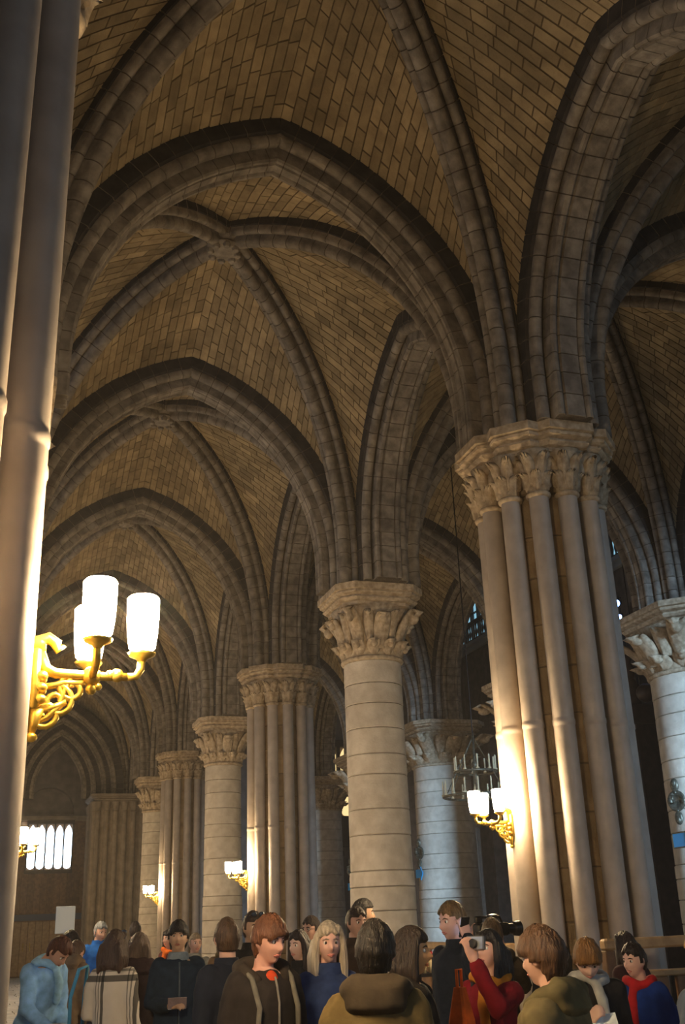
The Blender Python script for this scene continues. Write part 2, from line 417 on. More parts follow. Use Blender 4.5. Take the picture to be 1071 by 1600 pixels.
def leaf(h, r0, out, w, curl, n=7, bias=1.6):
    """a carved leaf that climbs the bell from radius r0, leans out and curls over; points along +x"""
    mb = MB(); V = []; F = []; pts = []
    for i in range(n):
        t = i/(n-1)
        if t < 0.72: q = t/0.72; pts.append((r0+out*q**bias, h*q))
        else:
            a = (t-0.72)/0.28*PI*1.15; pts.append((r0+out+curl*math.sin(a), h+curl*(1-math.cos(a))*-0.75+curl*0.35*math.sin(a)))
    m = 7
    for i, (x, z) in enumerate(pts):
        t = i/(n-1); ww = w*(0.62+0.75*math.sin(PI*min(1, t*1.05))**0.8)*(1 if t < 0.75 else 1-0.55*(t-0.75)/0.25)
        for j in range(m):
            s = (j-(m-1)/2)/((m-1)/2)
            fl = 0.022*(1-abs(s))+0.012*(1 if j % 2 else -1)*(1-0.4*t)
            V.append((x+fl-0.03*s*s, s*ww, z))
    k = len(V)
    for (x, y, z) in V[:k]: V.append((x-0.05, y*0.85, z-0.004))
    for i in range(n-1):
        for j in range(m-1):
            a = i*m+j; F.append((a, a+1, a+m+1, a+m)); F.append((k+a, k+a+m, k+a+m+1, k+a+1))
    for i in range(n-1):
        a = i*m; F.append((a, a+m, k+a+m, k+a)); a = i*m+m-1; F.append((a, k+a, k+a+m, a+m))
    for j in range(m-1):
        a = j; F.append((a, k+a, k+a+1, a+1)); a = (n-1)*m+j; F.append((a, a+1, k+a+1, k+a))
    mb.add(V, F)
    tx, tz = pts[-1]; mb.ball((tx-0.01, 0, tz+0.02), (curl*0.95, w*0.7, curl*0.85), 8, 5)
    return mb
def rot_add(dst, src, ang, z, mi=0):
    c, s = math.cos(ang), math.sin(ang)
    dst.add([(c*x-s*y, s*x+c*y, zz+z) for x, y, zz in src.v], src.f, mi)
DR_Z = [0.30, 0.55, 1.05, 1.40, 1.75, 2.06, 2.27, 2.75, 3.10, 3.58, 3.87, 4.24, 4.60, 4.90, 5.24]
LF_LOW = leaf(0.23, 0.47, 0.12, 0.085, 0.062)
LF_HI = leaf(0.52, 0.50, 0.20, 0.105, 0.075, 8)
LF_COR = leaf(0.60, 0.50, 0.34, 0.085, 0.105, 8, 1.9)
def column(name, r, ap, detail):
    """round column of drums with a leaf capital under an eight-sided abacus"""
    t = empty(name, (0, 0, 0)); k = r/0.47
    base = MB().stack([(octagon(.72*k, .2), 0), (octagon(.72*k, .2), .16), (octagon(.68*k, .2), .18)])
    base.lathe([(.66*k, .18), (.68*k, .21), (.66*k, .245), (.60*k, .255), (.585*k, .28), (.57*k, .30), (.53*k, .31)], 32)
    base.build('base', M['col'], t, 0.6)
    core = MB().lathe([(r*0.985, .25), (r*0.975, 5.30)], 24); core.build('joint_bed', M['joint'], t, True)
    one = MB()
    for z0, z1 in zip(DR_Z[:-1], DR_Z[1:]):
        f = lambda z: r*(1.05-0.05*min(1, z/5.2))+(0.015 if z < 2.2 else 0)
        zm = (z0+z1)/2; j = random.uniform(-.003, .003); ra, rb = f(zm)+j+.002, f(zm)+j-.002
        mb = MB().lathe([(ra-.012, z0+.004), (ra, z0+.014), (rb, z1-.014), (rb-.012, z1-.004)], 28)
        if detail: mb.build('drum', M['col'], t, 0.5)
        else: one.add(mb.v, mb.f)
    if not detail: one.build('drum_courses', M['col'], t, 0.5)
    MB().lathe([(r*.97, 5.235), (r+.03, 5.245), (r+.045, 5.27), (r+.03, 5.30), (r*.97, 5.31)], 32).build('astragal', M['cap'], t, True)
    cap = MB().lathe([(r-.01, 5.30), (r*.98, 5.55), (r+.03, 5.8), (r+.10, 5.95), (r+.17, 6.06)], 32).build('capital', M['cap'], t, True)
    lv = []
    def sk(mb, s): return MB().add([(x*s, y*s, z) for x, y, z in mb.v], mb.f)
    for i in range(12): lv.append((sk(LF_LOW, k), 2*PI*(i+.5)/12, 5.31))
    for i in range(8):
        if i % 2: lv.append((sk(LF_COR, k), PI/4*i, 5.40))
        else: lv.append((sk(LF_HI, k), PI/4*i, 5.40))
    for i in range(8): lv.append((sk(leaf(.46, .52, .12, .07, .05), k), PI/4*(i+.5), 5.52))
    allv = MB()
    for mb, a, z in lv:
        if detail:
            q = MB(); rot_add(q, mb, a, z); q.build('carved_leaf', M['cap'], cap, True)
        else: rot_add(allv, mb, a, z)
    if not detail: allv.build('carved_leaves', M['cap'], cap, True)
    ab = MB(); abacus(ab, octagon(ap, ap*.33), 6.04, ZA); ab.build('abacus', M['cap'], t)
    return t
def cluster(name, detail, ap=0.83):
    """pier of a round core ringed by twelve slender shafts"""
    t = empty(name, (0, 0, 0))
    b = MB().stack([(octagon(.95, .28), 0), (octagon(.95, .28), .2), (octagon(.90, .27), .23)]); b.build('base', M['shaft'], t)
    MB().lathe([(.455, .22), (.455, 6.08)], 24).build('joint_bed', M['joint'], t, True)
    zs = [.23, .68, 1.13, 1.56, 2.02, 2.5, 2.94, 3.42, 3.88, 4.30, 4.78, 5.22, 5.68, 6.08]; one = MB()
    for z0, z1 in zip(zs[:-1], zs[1:]):
        mb = MB().lathe([(.465, z0+.004), (.475, z0+.012), (.475, z1-.012), (.465, z1-.004)], 24)
        if detail: mb.build('drum', M['core'], t, 0.5)
        else: one.add(mb.v, mb.f)
    if not detail: one.build('drum_courses', M['core'], t, 0.5)
    small = leaf(.20, .105, .05, .05, .03, 6); tall = leaf(.33, .11, .09, .05, .042, 6)
    for i in range(12):
        a = PI/6*i; c = (.575*math.cos(a), .575*math.sin(a), 0)
        mb = MB().lathe([(.15, .22), (.155, .25), (.145, .275), (.12, .285), (.13, .31), (.112, .335), (.102, .36), (.102, .38), (.102, 3.265), (.102, 3.28), (.108, 3.29), (.108, 3.33),
                         (.102, 3.34), (.102, 3.355), (.100, 5.60)], 20, c)
        sh = mb.build('shaft', M['shaft'], t, 0.6)
        MB().lathe([(.10, 5.585), (.122, 5.595), (.13, 5.615), (.122, 5.635), (.10, 5.645)], 16, c).build('astragal', M['cap'], sh, True)
        cp = MB().lathe([(.10, 5.64), (.105, 5.8), (.13, 5.95), (.19, 6.08)], 16, c).build('shaft_capital', M['cap'], t, True)
        allv = MB()
        for n, (lf, cnt, z, off) in enumerate(((small, 6, 5.645, 0), (tall, 6, 5.70, .5))):
            for q in range(cnt):
                ang = 2*PI*(q+off)/cnt+a
                if math.cos(ang-a) < -0.3: continue
                mm = MB(); rot_add(mm, lf, ang, z); mm.v = [(x+c[0], y+c[1], z2) for x, y, z2 in mm.v]
                if detail: mm.build('carved_leaf', M['cap'], cp, True)
                else: allv.add(mm.v, mm.f)
        if not detail: allv.build('carved_leaves', M['cap'], cp, True)
    ab = MB(); abacus(ab, notched(ap, ap*.55, .12), 6.06, ZA); ab.build('abacus', M['cap'], t)
    return t
ME_SPR = MB().stack([(octagon(.42, .14), ZA), (octagon(.42, .14), 7.3), (octagon(.30, .1), 8.2)]).mesh('springer_block', M['rib'])
for x in (XL, XR, XN):
    for k in range(0, 7): put('springer_block', ME_SPR, None, (x, YK(k), 0), kind='structure', label='stone block from which the vault ribs spring')
GR_C, GR_K, GR_N = 'round columns of the aisle row', 'shafted piers of the aisle row', 'round columns of the nave row'
pA = cluster('shafted_pier', True); pA.location = (XR, YK(1), 0)
tag(pA, 'nearest stone pier ringed by slender shafts, bright triple lamp on its flank', 'pier', GR_K)
pB = column('round_column', .435, .70, True); pB.location = (XR, YK(2), 0)
tag(pB, 'pale round column with leaf capital standing nearest in the middle of the view', 'column', GR_C)
farK = cluster('shafted_pier', False); farC = column('round_column', .435, .70, False); farN = column('round_column', .74, 1.0, False); nearN = column('round_column', .74, 1.0, True)
tag(dup(pA, (XR, YK(3), 0)), 'second shafted pier of the row, behind the nearest round column', 'pier', GR_K)
tag(dup(pB, (XR, YK(4), 0)), 'second round column of the row, between two shafted piers with lamps', 'column', GR_C)
farK.location = (XR, YK(5), 0); tag(farK, 'third shafted pier of the row, small, with a lamp near the far end', 'pier', GR_K)
farC.location = (XR, YK(6), 0); tag(farC, 'last and smallest round column of the row near the end wall', 'column', GR_C)
tag(dup(farC, (XR, YK(0), 0)), 'round column beside the viewer', 'column', GR_C)
near_left = dup(pA, (-0.551, YK(0), 0), math.radians(-17)); tag(near_left, 'shafted pier close at the left edge, its shaft lit white by the gilt lamp', 'pier', 'shafted piers of the outer row')
for k in range(1, 7):
    o = dup(farC if k % 2 else farK, (XL, YK(k), 0))
    nth = ('first', 'second', 'third')[(k-1)//2]
    tag(o, '%s %s of the outer row hidden behind the close left pier' % (nth, 'round column' if k % 2 else 'shafted pier'),
        'column' if k % 2 else 'pier', 'outer row behind the left pier')
nearN.location = (XN, YK(2), 0); tag(nearN, 'thick blue-lit nave column at the right edge, knobbly leaf capital and blue plate', 'column', GR_N)
farN.location = (XN, YK(3), 0); tag(farN, 'nave column mostly hidden behind the nearest shafted pier', 'column', GR_N)
tag(dup(nearN, (XN, YK(4), 0)), 'thick grey-blue nave column seen just right of the pale round column', 'column', GR_N)
tag(dup(farN, (XN, YK(5), 0)), 'narrow slice of nave column left of the pale round column', 'column', GR_N)
tag(dup(farN, (XN, YK(6), 0)), 'farthest nave column, a sliver behind the second shafted pier', 'column', GR_N)
tag(dup(farN, (XN, YK(1), 0)), 'nave column hidden beside the nearest shafted pier', 'column', GR_N)
tag(dup(farK, (XO-.75, 48.4, 0)), 'lamplit shafted pier on the far side of the nave', 'pier', 'piers beyond the nave')
tag(dup(farK, (XO-.75, 36.0, 0)), 'shafted pier on the far side of the nave, in the dark', 'pier', 'piers beyond the nave')

# ---------------------------------------------------------------- floor, outer walls, ends
fl = MB().box(-6.4, 27, -18, 56, -0.3, -0.02).build('floor', M['joint'], kind='structure', label='worn pale stone paving of the church')
pv = MB(); fr = random.Random(5)
y = 1.5
while y < 46:
    x = -5.9 - fr.uniform(0, .5)
    while x < 12.5:
        w_ = fr.uniform(.5, .85); pv.add([(x+.006, y+.006, -.02), (x+w_-.006, y+.006, -.02), (x+w_-.006, y+.564, -.02), (x+.006, y+.564, -.02),
            (x+.012, y+.012, 0), (x+w_-.012, y+.012, 0), (x+w_-.012, y+.558, 0), (x+.012, y+.558, 0)],
            [(4, 5, 6, 7), (0, 1, 5, 4), (1, 2, 6, 5), (2, 3, 7, 6), (3, 0, 4, 7)]); x += w_
    y += .57
pv.build('paving_slabs', M['floor'], fl, kind='stuff')
def arch_wall(mb, u0, u1, z0, z1, cx, hw, zb, zs, zt, depth, axis='y', at=0.0, back=None, n=10):
    """wall sheet with one pointed opening; reveals go back by depth"""
    a, r = hw, zt-zs; R = (a*a+r*r)/(2*a); L = []
    for i in range(n+1):
        t = math.asin(min(1, r/R))*i/n; L.append((cx-hw+R-R*math.cos(t), zs+R*math.sin(t)))
    Rr = [(2*cx-x, z) for x, z in reversed(L[:-1])]
    H = [(cx-hw, zb)]+L+Rr+[(cx+hw, zb)]
    P = (lambda u, z, d=0: (u, at+d, z)) if axis == 'y' else (lambda u, z, d=0: (at+d, u, z))
    def q(a, b, c, d): mb.add([a, b, c, d], [(0, 1, 2, 3)])
    q(P(u0, z0), P(cx-hw, z0), P(cx-hw, z1), P(u0, z1)); q(P(cx+hw, z0), P(u1, z0), P(u1, z1), P(cx+hw, z1))
    if zb > z0: q(P(cx-hw, z0), P(cx+hw, z0), P(cx+hw, zb), P(cx-hw, zb))
    for (xa, za), (xb, zb2) in zip(H[:-1], H[1:]):
        if abs(xa-xb) > 1e-6: q(P(xa, za), P(xb, zb2), P(xb, z1), P(xa, z1))
        q(P(xa, za), P(xb, zb2), P(xb, zb2, depth), P(xa, za, depth))
    if back is not None:
        V = [P(x, z, depth) for x, z in H]; back.add(V, [tuple(range(len(V)))])
    return H
YW = YK(8)-0.35
ww = MB(); wb = MB()
arch_wall(ww, -0.4, 5.4, 6.15, 13, 2.45, 1.02, 6.25, 6.35, 7.35, 0.5, 'y', YW, wb)
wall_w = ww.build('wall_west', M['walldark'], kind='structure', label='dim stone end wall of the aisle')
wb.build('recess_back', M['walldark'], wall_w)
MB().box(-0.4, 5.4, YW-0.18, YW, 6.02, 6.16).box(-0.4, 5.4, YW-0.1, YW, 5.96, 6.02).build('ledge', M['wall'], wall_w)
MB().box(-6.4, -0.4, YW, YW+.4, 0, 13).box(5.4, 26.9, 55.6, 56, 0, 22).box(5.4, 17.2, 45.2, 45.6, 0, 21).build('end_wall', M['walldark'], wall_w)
tb = MB().box(-0.4, 5.4, YW-.02, YW+.3, 2.3, 6.0)
lobby = tb.build('trim_1', M['wood'], kind='structure', label='brown boarded timber lobby under the five-light window')
for i in range(22):
    x = -0.3+i*0.26; MB().cbox(x, x+.235, YW-.06, YW-.01, 2.34, 3.9, .008).build('board', M['wood'], lobby)
MB().box(-0.4, 5.4, YW-.12, YW, 2.08, 2.32).build('blue_lintel', mat('dusty_blue_band', (0.06, 0.08, 0.14), 0.6), lobby)
door = MB().box(0.2, 3.6, YW-.05, YW+.1, 0, 2.08).build('door_1', M['wood'], kind='structure', label='honey-brown double door below the blue band')
for i in range(12):
    x = 0.24+i*0.28; MB().cbox(x, x+.265, YW-.09, YW-.03, 0.03, 2.04, .01).build('board', M['palewood'], door)
for x in (1.76, 2.02): MB().tube([(x, YW-.16, .95), (x, YW-.16, 1.25)], .015).box(x-.01, x+.01, YW-.16, YW-.08, .98, 1.0).box(x-.01, x+.01, YW-.16, YW-.08, 1.2, 1.22).build('door_handle', M['gilt'], door)
MB().box(3.6, 5.4, YW-.02, YW+.3, 0, 2.1).box(-.4, .2, YW-.02, YW+.3, 0, 2.1).build('side_panel', M['wood'], lobby)
wf = MB()
def lancet(cx, hw, z0, z1, n=6):
    P = []; zs = z1-hw*2.6; r = z1-zs; R = (hw*hw+r*r)/(2*hw)
    for i in range(n+1):
        t = math.asin(min(1, r/R))*i/n; P.append((cx-hw+R-R*math.cos(t), zs+R*math.sin(t)))
    P += [(2*cx-x, z) for x, z in reversed(P[:-1])]
    P += [(cx+hw*math.cos(-PI*i/6), z0+hw+hw*math.sin(-PI*i/6)) for i in range(0, 7)]
    return P
wf.box(1.60, 3.52, YW-.16, YW-.02, 3.88, 4.02).box(1.60, 3.52, YW-.16, YW-.02, 5.84, 5.98)
win = wf.build('window_1', M['darkwood'], kind='structure', label='five bright narrow lancet lights side by side over the lobby')
for i in range(5):
    cx = 1.83+i*0.365; P = lancet(cx, 0.150, 4.06, 5.80); n = len(P)
    V = [(x, YW-.10, z) for x, z in P]+[(x, YW-.03, z) for x, z in P]
    MB().add(V, [tuple(range(n))]+[(k, (k+1) % n, n+(k+1) % n, n+k) for k in range(n)]).build('pane', M['pane'], win)
for i in range(6):
    x = 1.645+i*0.365; MB().cbox(x-.03, x+.03, YW-.16, YW-.02, 4.0, 5.9, .012).build('mullion', M['darkwood'], win)
# heavy tower pier and stepped arch at the end of the aisle
YT = YK(7)
tp = empty('compound_pier', (4.95, YT, 0))
MB().box(-1.15, 1.15, -1.0, 1.0, 0, 6.08).build('core', M['wall'], tp)
for i in range(15):
    if i < 7: px, py = -1.2, -1.0+i*0.33
    else: px, py = -1.2+(i-7)*0.33+.12, -1.05
    MB().lathe([(.14, 0), (.14, .3), (.10, .34), (.10, 5.7), (.12, 5.73), (.10, 5.76), (.15, 6.08)], 12, (px, py, 0)).build('shaft', M['wall'], tp, 0.6)
a_ = MB(); abacus(a_, octagon(1.36, .2), 6.08, ZA); a_.build('abacus', M['wall'], tp)
tag(tp, 'massive brown pier of many slim shafts at the far end of the aisle', 'pier')
for a0, zc, dy in ((0.62, 9.9, -.55), (0.95, 9.55, -.2), (1.3, 9.15, .15), (1.62, 8.8, .5)):
    pth = Path(a0, 6.6, HX, zc); A_ = arch_meshes('stepped_arch', pth, arch_prof(0.27, .40), [((0, 0), (1, 0)), ((2*HX, 0), (-1, 0))])
    place_arch('stepped_arch', A_, (XL, YT+dy, 0), False, 'recessed order of the deep arch at the end of the aisle')
MB().box(XL, XL+.7, YT-.8, YT+.8, 0, ZA).build('respond', M['wall'], kind='structure', label='wall pier facing the massive tower pier')
vault((XL, YK(7), 0), False, 'ribbed stone vault of the last bay')
# outer wall with chapel windows (left, mostly hidden)
lw = MB()
for k in range(-3, 8): arch_wall(lw, YK(k), YK(k+1), 0, 11.0, YK(k)+BAY/2, 1.5, 2.6, 5.2, 7.4, -0.4, 'x', -6.0)
wl = lw.build('wall_left', M['wall'], kind='structure', label='outer wall of the chapels')
for k in range(-3, 8):
    w2 = MB()
    for i in range(-2, 3): w2.box(-6.42, -6.34, YK(k)+HY+i*.62-.04, YK(k)+HY+i*.62+.04, 2.6, 7.4)
    w_ = w2.build('window_%d' % (k+6), M['iron'], kind='structure', label='tall chapel window of the outer wall')
    MB().box(-6.44, -6.40, YK(k)+HY-1.5, YK(k)+HY+1.5, 2.6, 7.4).build('glazing', mat('chapel_glass', (.4, .5, .6), .3, emis=(.5, .7, 1), estr=.35), w_)
MB().box(-6.4, XL-.1, -18, 48, 9.9, 10.2).build('ceiling', M['wall'], kind='structure', label='plain ceiling over the chapels')
MB().box(-6.4, 6.3, -5.4, -5.0, 0, 12).build('wall_light_block', M['wall'], kind='structure', label='added wall behind the viewer that blocks the transept light')  # unseen wall added to keep transept light off the close left pier
# nave: wall over the columns, far wall with gallery
MB().box(XN-.35, XN+.35, -2, 45.2, 10.15, 21).build('wall_nave', M['wall'], kind='structure', label='nave wall above the arcade')
MB().box(XN, 27, -2, 56, 21, 21.3).build('ceiling', M['walldark'], kind='structure', label='high nave vault out of sight')
nw = MB()
for a, b in ((20, 25.5), (25.5, 31), (31, 36.5), (36.5, 42), (42, 48.4), (48.4, 54)):
    arch_wall(nw, a, b, 0, 14.6, (a+b)/2, (b-a)/2-.75, 0, 7.0, 12.9, .8, 'x', XO+.3)
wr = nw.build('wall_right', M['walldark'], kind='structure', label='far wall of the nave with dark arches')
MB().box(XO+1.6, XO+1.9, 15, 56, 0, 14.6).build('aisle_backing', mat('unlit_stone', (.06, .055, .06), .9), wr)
MB().box(XO-.05, XO+.5, 15, 56, 14.62, 14.80).box(XO+.1, XO+.4, 15, 56, 14.4, 14.62).build('string_course', mat('pale_ledge', (.45, .5, .55), .8), wr)
bal = MB().box(XO+.05, XO+.25, 15, 56, 15.68, 15.86).box(XO+.08, XO+.22, 15, 56, 14.8, 14.92).build('trim_2', M['iron'], kind='structure', label='dark pierced gallery balustrade high across the nave')
ME_BAL = MB().lathe([(.06, 14.9), (.035, 15.0), (.07, 15.2), (.04, 15.45), (.06, 15.7)], 8, (XO+.15, 0, 0)).mesh('baluster', M['iron'], True)
for i in range(90): put('baluster', ME_BAL, bal, (0, 30+i*.25, 0))
gw = MB()
for i in range(30): gw.box(XO+1.3, XO+1.5, 28+i*.82, 28.11+i*.82, 14.6, 20)
for z in (17.0, 18.4): gw.box(XO+1.34, XO+1.46, 28, 52.6, z, z+.06)
g_ = gw.build('window_20', M['iron'], kind='structure', label='pale blue gallery windows high across the nave')
for i in range(29): MB().box(XO+1.52, XO+1.56, 28.11+i*.82, 28.82+i*.82, 14.6, 20).build('pane', M['sky'], g_)
# amber lit window and a post standing in for an orange-lit strip at the far end of the nave aisle
aw = MB().box(13.2, 15.6, 44.9, 45.2, 4.6, 5.9).box(13.2, 15.6, 44.9, 45.2, 8.9, 9.2)
for x in (13.2, 13.95, 14.6, 15.3): aw.box(x, x+.16, 44.9, 45.2, 5.9, 8.9)
aw.box(13.2, 15.5, 44.9, 45.2, 7.30, 7.75)
w3 = aw.build('window_21', M['iron'], kind='structure', label='amber lit window with dark bars seen left of the pale column')
for x in (13.36, 14.11, 14.76):
    for z0, z1 in ((5.9, 7.3), (7.75, 8.9)):
        P = lancet(x+.28, .27, z0, z1); n = len(P)
        MB().add([(a, 45.05, b) for a, b in P]+[(a, 45.12, b) for a, b in P], [tuple(range(n))]+[(k, (k+1) % n, n+(k+1) % n, n+k) for k in range(n)]).build('pane', M['goldpane'], w3)
tpst = empty('stand_in_post', (14.35, 44.5, 0))
MB().cbox(-.2, .2, -.15, .15, 0, 4.2, .02).build('post', M['orangelightwood'], tpst); MB().cbox(-.26, .26, -.2, .2, 4.2, 4.4, .02).build('post_cap', M['darkwood'], tpst); MB().cbox(-.26, .26, -.2, .2, 0, .25, .02).build('post_foot', M['darkwood'], tpst)
tag(tpst, 'wooden post far off in painted orange light, left of the pale round column', 'post')

# ---------------------------------------------------------------- gilt wall lamps with three lit globes
def spiral(c, r0, turns, start, sgn=1, n=22):
    out = []
    for i in range(n+1):
        t = i/n; a = start+sgn*2*PI*turns*t; r = r0*(1-t)**0.8+0.006
        out.append((c[0]+r*math.cos(a), 0, c[1]+r*math.sin(a)))
    return out
GLOBES = []
def make_lamp():
    t = empty('wall_lamp', (0, 0, 0)); g = M['gilt']
    bk = MB().cbox(0, .03, -.045, .045, -.16, .10, .008).tube([(.015, 0, .10), (.02, 0, .14), (.05, 0, .155), (.075, 0, .135), (.085, 0, .10), (.10, 0, .125)], [.03, .03, .028, .022, .016, .012], 8)
    bk.tube([(.02, 0, -.16), (.02, 0, -.22), (.014, 0, -.26)], [.035, .02, .012], 8).ball((.014, 0, -.275), .022)
    for z in (-.02, -.07, -.12): bk.ball((.035, -.03, z), .022).ball((.035, .03, z), .022)
    bk.v = [(x, y, z*.78) for x, y, z in bk.v]
    bk.build('backplate', g, t, True)
    ar = MB().tube([(.02, 0, .07), (.045, 0, .015), (.08, 0, .0), (.20, 0, -.005), (.32, 0, -.004)], [.024, .022, .018, .016, .014], 10)
    ar.tube([(.32, 0, -.004), (.35, 0, .0), (.365, 0, .025), (.367, 0, .06)], .014, 10).ball((.285, 0, 0), .024).ball((.262, 0, 0), .018)
    ar.build('arm', g, t, True)
    MB().tube([(.20, -.17, .055), (.20, -.165, .015), (.20, -.12, -.005), (.20, .12, -.005), (.20, .165, .015), (.20, .17, .055)], .014, 10).ball((.20, 0, -.005), .034).ball((.20, 0, -.05), .02).ball((.222, 0, -.04), .015).build('cross_arm', g, t, True)
    for sg, (cx, cz), st in ((1, (.14, -.05), .6), (-1, (.09, -.095), 1.4), (1, (.055, -.135), 2.6)):
        MB().tube(spiral((cx, cz), .05, 1.3, st, sg), .010, 6).build('scroll', g, t, True)
    MB().tube([(.02, 0, -.17), (.06, 0, -.15), (.10, 0, -.11), (.115, 0, -.05), (.13, 0, -.015)], [.008, .010, .012, .010, .010], 6).tube([(.03, 0, -.13), (.08, 0, -.115), (.12, 0, -.095)], .012, 6).tube([(.03, 0, -.05), (.08, 0, -.04), (.11, 0, -.03), (.18, 0, -.03)], .012, 6).build('leaf_stem', g, t, True)
    for (x, y) in ((.367, 0), (.20, -.17), (.20, .17)):
        c = MB().lathe([(.014, .05), (.02, .06), (.045, .072), (.05, .082), (.03, .084)], 12, (x, y, 0)).build('cup', g, t, True)
        MB().lathe([(.030, .084), (.046, .10), (.053, .15), (.056, .20), (.057, .278), (.050, .286), (.02, .289)], 12, (x, y, 0)).build('globe', M['globe'], t, True)
    return t
lamp0 = make_lamp(); lamp0.location = (0.106, YK(0)+.13, 2.525)
GL = 'gilt wall lamps with three globes'
tag(lamp0, 'large gilt scrolled wall lamp with three blazing globes on the close left pier', 'lamp', GL)
XA = XR-.677
for k, lb in ((1, 'gilt wall lamp glaring on the left flank of the nearest shafted pier'), (3, 'gilt wall lamp on the second shafted pier, left of the pale column'), (5, 'small distant wall lamp on the third shafted pier')):
    tag(dup(lamp0, (XA, YK(k), 2.45), PI), lb, 'lamp', GL)
tag(dup(lamp0, (XL+.677, YK(2), 2.62)), 'wall lamp glowing beside the close left shaft, near the lancets', 'lamp', GL)
tag(dup(lamp0, (XL+.677, YK(4), 2.5)), 'wall lamp of the outer row hidden behind the close left shaft', 'lamp', GL)
tag(dup(lamp0, (XL+.60, YK(6), 2.5)), 'last wall lamp of the outer row hidden behind the close left shaft', 'lamp', GL)
tag(dup(lamp0, (XO-1.42, 48.4, 2.2), PI), 'tiny wall lamp across the nave above the man with the phone', 'lamp', GL)

lamp0.scale = (1.08, 1.08, 1.08)

# ---------------------------------------------------------------- chandeliers
def chandelier(loc, R, zt, label):
    t = empty('chandelier', loc); m = M['bronze']
    def ring(r, z): MB().tube([(r*math.cos(2*PI*i/28), r*math.sin(2*PI*i/28), z) for i in range(29)], .022, 8, cap=False).build('hoop', m, t, True)
    ring(R, 0); ring(R*.62, .42)
    sp = MB()
    for i in range(6):
        a = PI/3*i; sp.tube([(R*math.cos(a), R*math.sin(a), 0), (R*.62*math.cos(a), R*.62*math.sin(a), .42), (.03*math.cos(a), .03*math.sin(a), 1.0)], .010, 6)
    sp.build('stays', m, t)
    MB().tube([(0, 0, -.05), (0, 0, 1.1)], .025).ball((0, 0, -.08), .06).ball((0, 0, .55), .07).build('stem', m, t, True)
    MB().tube([(0, 0, 1.1), (0, 0, zt-loc[2])], .012, 6).build('chain', M['iron'], t)
    tm = MB().lathe([(.032, 0), (.036, .02), (.016, .03), (.016, .24), (.010, .26)], 8).mesh('candle_tube', M['candle'], True)
    for r, z, n in ((R, .02, 16), (R*.62, .44, 10)):
        for i in range(n):
            a = 2*PI*i/n; put('candle_tube', tm, t, (r*math.cos(a), r*math.sin(a), z))
    tag(t, label, 'chandelier', 'unlit ring chandeliers')
chandelier((8.27, 17.4, 3.62), .60, 10.3, 'dull ring chandelier of pale candle tubes left of the glaring lamp')
chandelier((12.3, 17.9, 3.0), .55, 20.9, 'ring chandelier in the dark gap between pier and nave column')
# ---------------------------------------------------------------- medallion sconces and small blue plates on nave columns
def medallion(loc, label):
    t = empty('medallion_cross', loc, PI+.4); m = M['bronze']
    MB().lathe([(.15, 0), (.165, .02), (.15, .04), (.12, .03), (.10, .035), (.09, .02)], 20).build('disc', m, t, True)
    d = t.children[0]; d.rotation_euler = (0, PI/2, 0)
    for z, s in ((.24, 1), (-.26, -1)):
        MB().ball((.02, 0, z), (.03, .075, .11), 10, 6).ball((.035, 0, z+.03*s), (.03, .045, .06), 8, 5).tube([(.02, 0, z-.09*s), (.02, 0, z-.13*s)], .03).build('lobe', m, t, True)
    for y in (-.12, .12): MB().ball((.02, y, 0), (.03, .05, .06), 8, 5).build('side_lobe', m, t, True)
    MB().tube([(.03, 0, -.02), (.10, 0, -.03), (.13, 0, .02), (.13, 0, .08)], .012).lathe([(.02, .08), (.04, .09), (.035, .10)], 10, (.13, 0, 0)).build('candle_arm', m, t, True)
    tag(t, label, 'sconce', 'medallion sconces on the nave columns')
def plate(loc, label, arrow):
    t = empty('direction_plate', loc, PI)
    mb = MB()
    if arrow: P = [(-.20, -.10), (.10, -.10), (.10, -.16), (.24, 0), (.10, .16), (.10, .10), (-.20, .10)]
    else: P = [(-.17, -.10), (.17, -.10), (.17, .10), (-.17, .10)]
    n = len(P); mb.add([(.0, y, z) for y, z in P]+[(.025, y, z) for y, z in P], [tuple(range(n, 2*n)), tuple(range(n-1, -1, -1))]+[(k, (k+1) % n, n+(k+1) % n, n+k) for k in range(n)])
    mb.build('plate', M['bluesign'], t)
    if not arrow:
        MB().box(.0, .032, -.19, -.17, -.12, .12).box(.0, .032, .17, .19, -.12, .12).box(.0, .032, -.17, .17, .10, .12).box(.0, .032, -.17, .17, -.12, -.10).build('rim', M['bronze'], t)
    MB().tube([(-.06, 0, 0), (.0, 0, 0)], .02).build('peg', M['bronze'], t)
    tag(t, label, 'sign', 'small blue plates on the nave columns')
XF = XN-.80
medallion((XF, YK(2)-.12, 3.22), 'bronze medallion sconce on the blue-lit column at the right edge')
plate((XF-.02, YK(2)-.1, 2.63), 'small rimmed blue plate on the column at the right edge', False)
medallion((XF, YK(4)-.1, 3.15), 'bronze medallion sconce in profile on the grey-blue nave column')
plate((XF-.03, YK(4)-.1, 2.66), 'blue arrow plate on the grey-blue nave column', True)
medallion((XF, YK(5)-.1, 3.02), 'faint medallion sconce on the nave column left of the pale one')
plate((XF-.03, YK(5)-.1, 2.56), 'faint blue plate on the nave column left of the pale one', True)
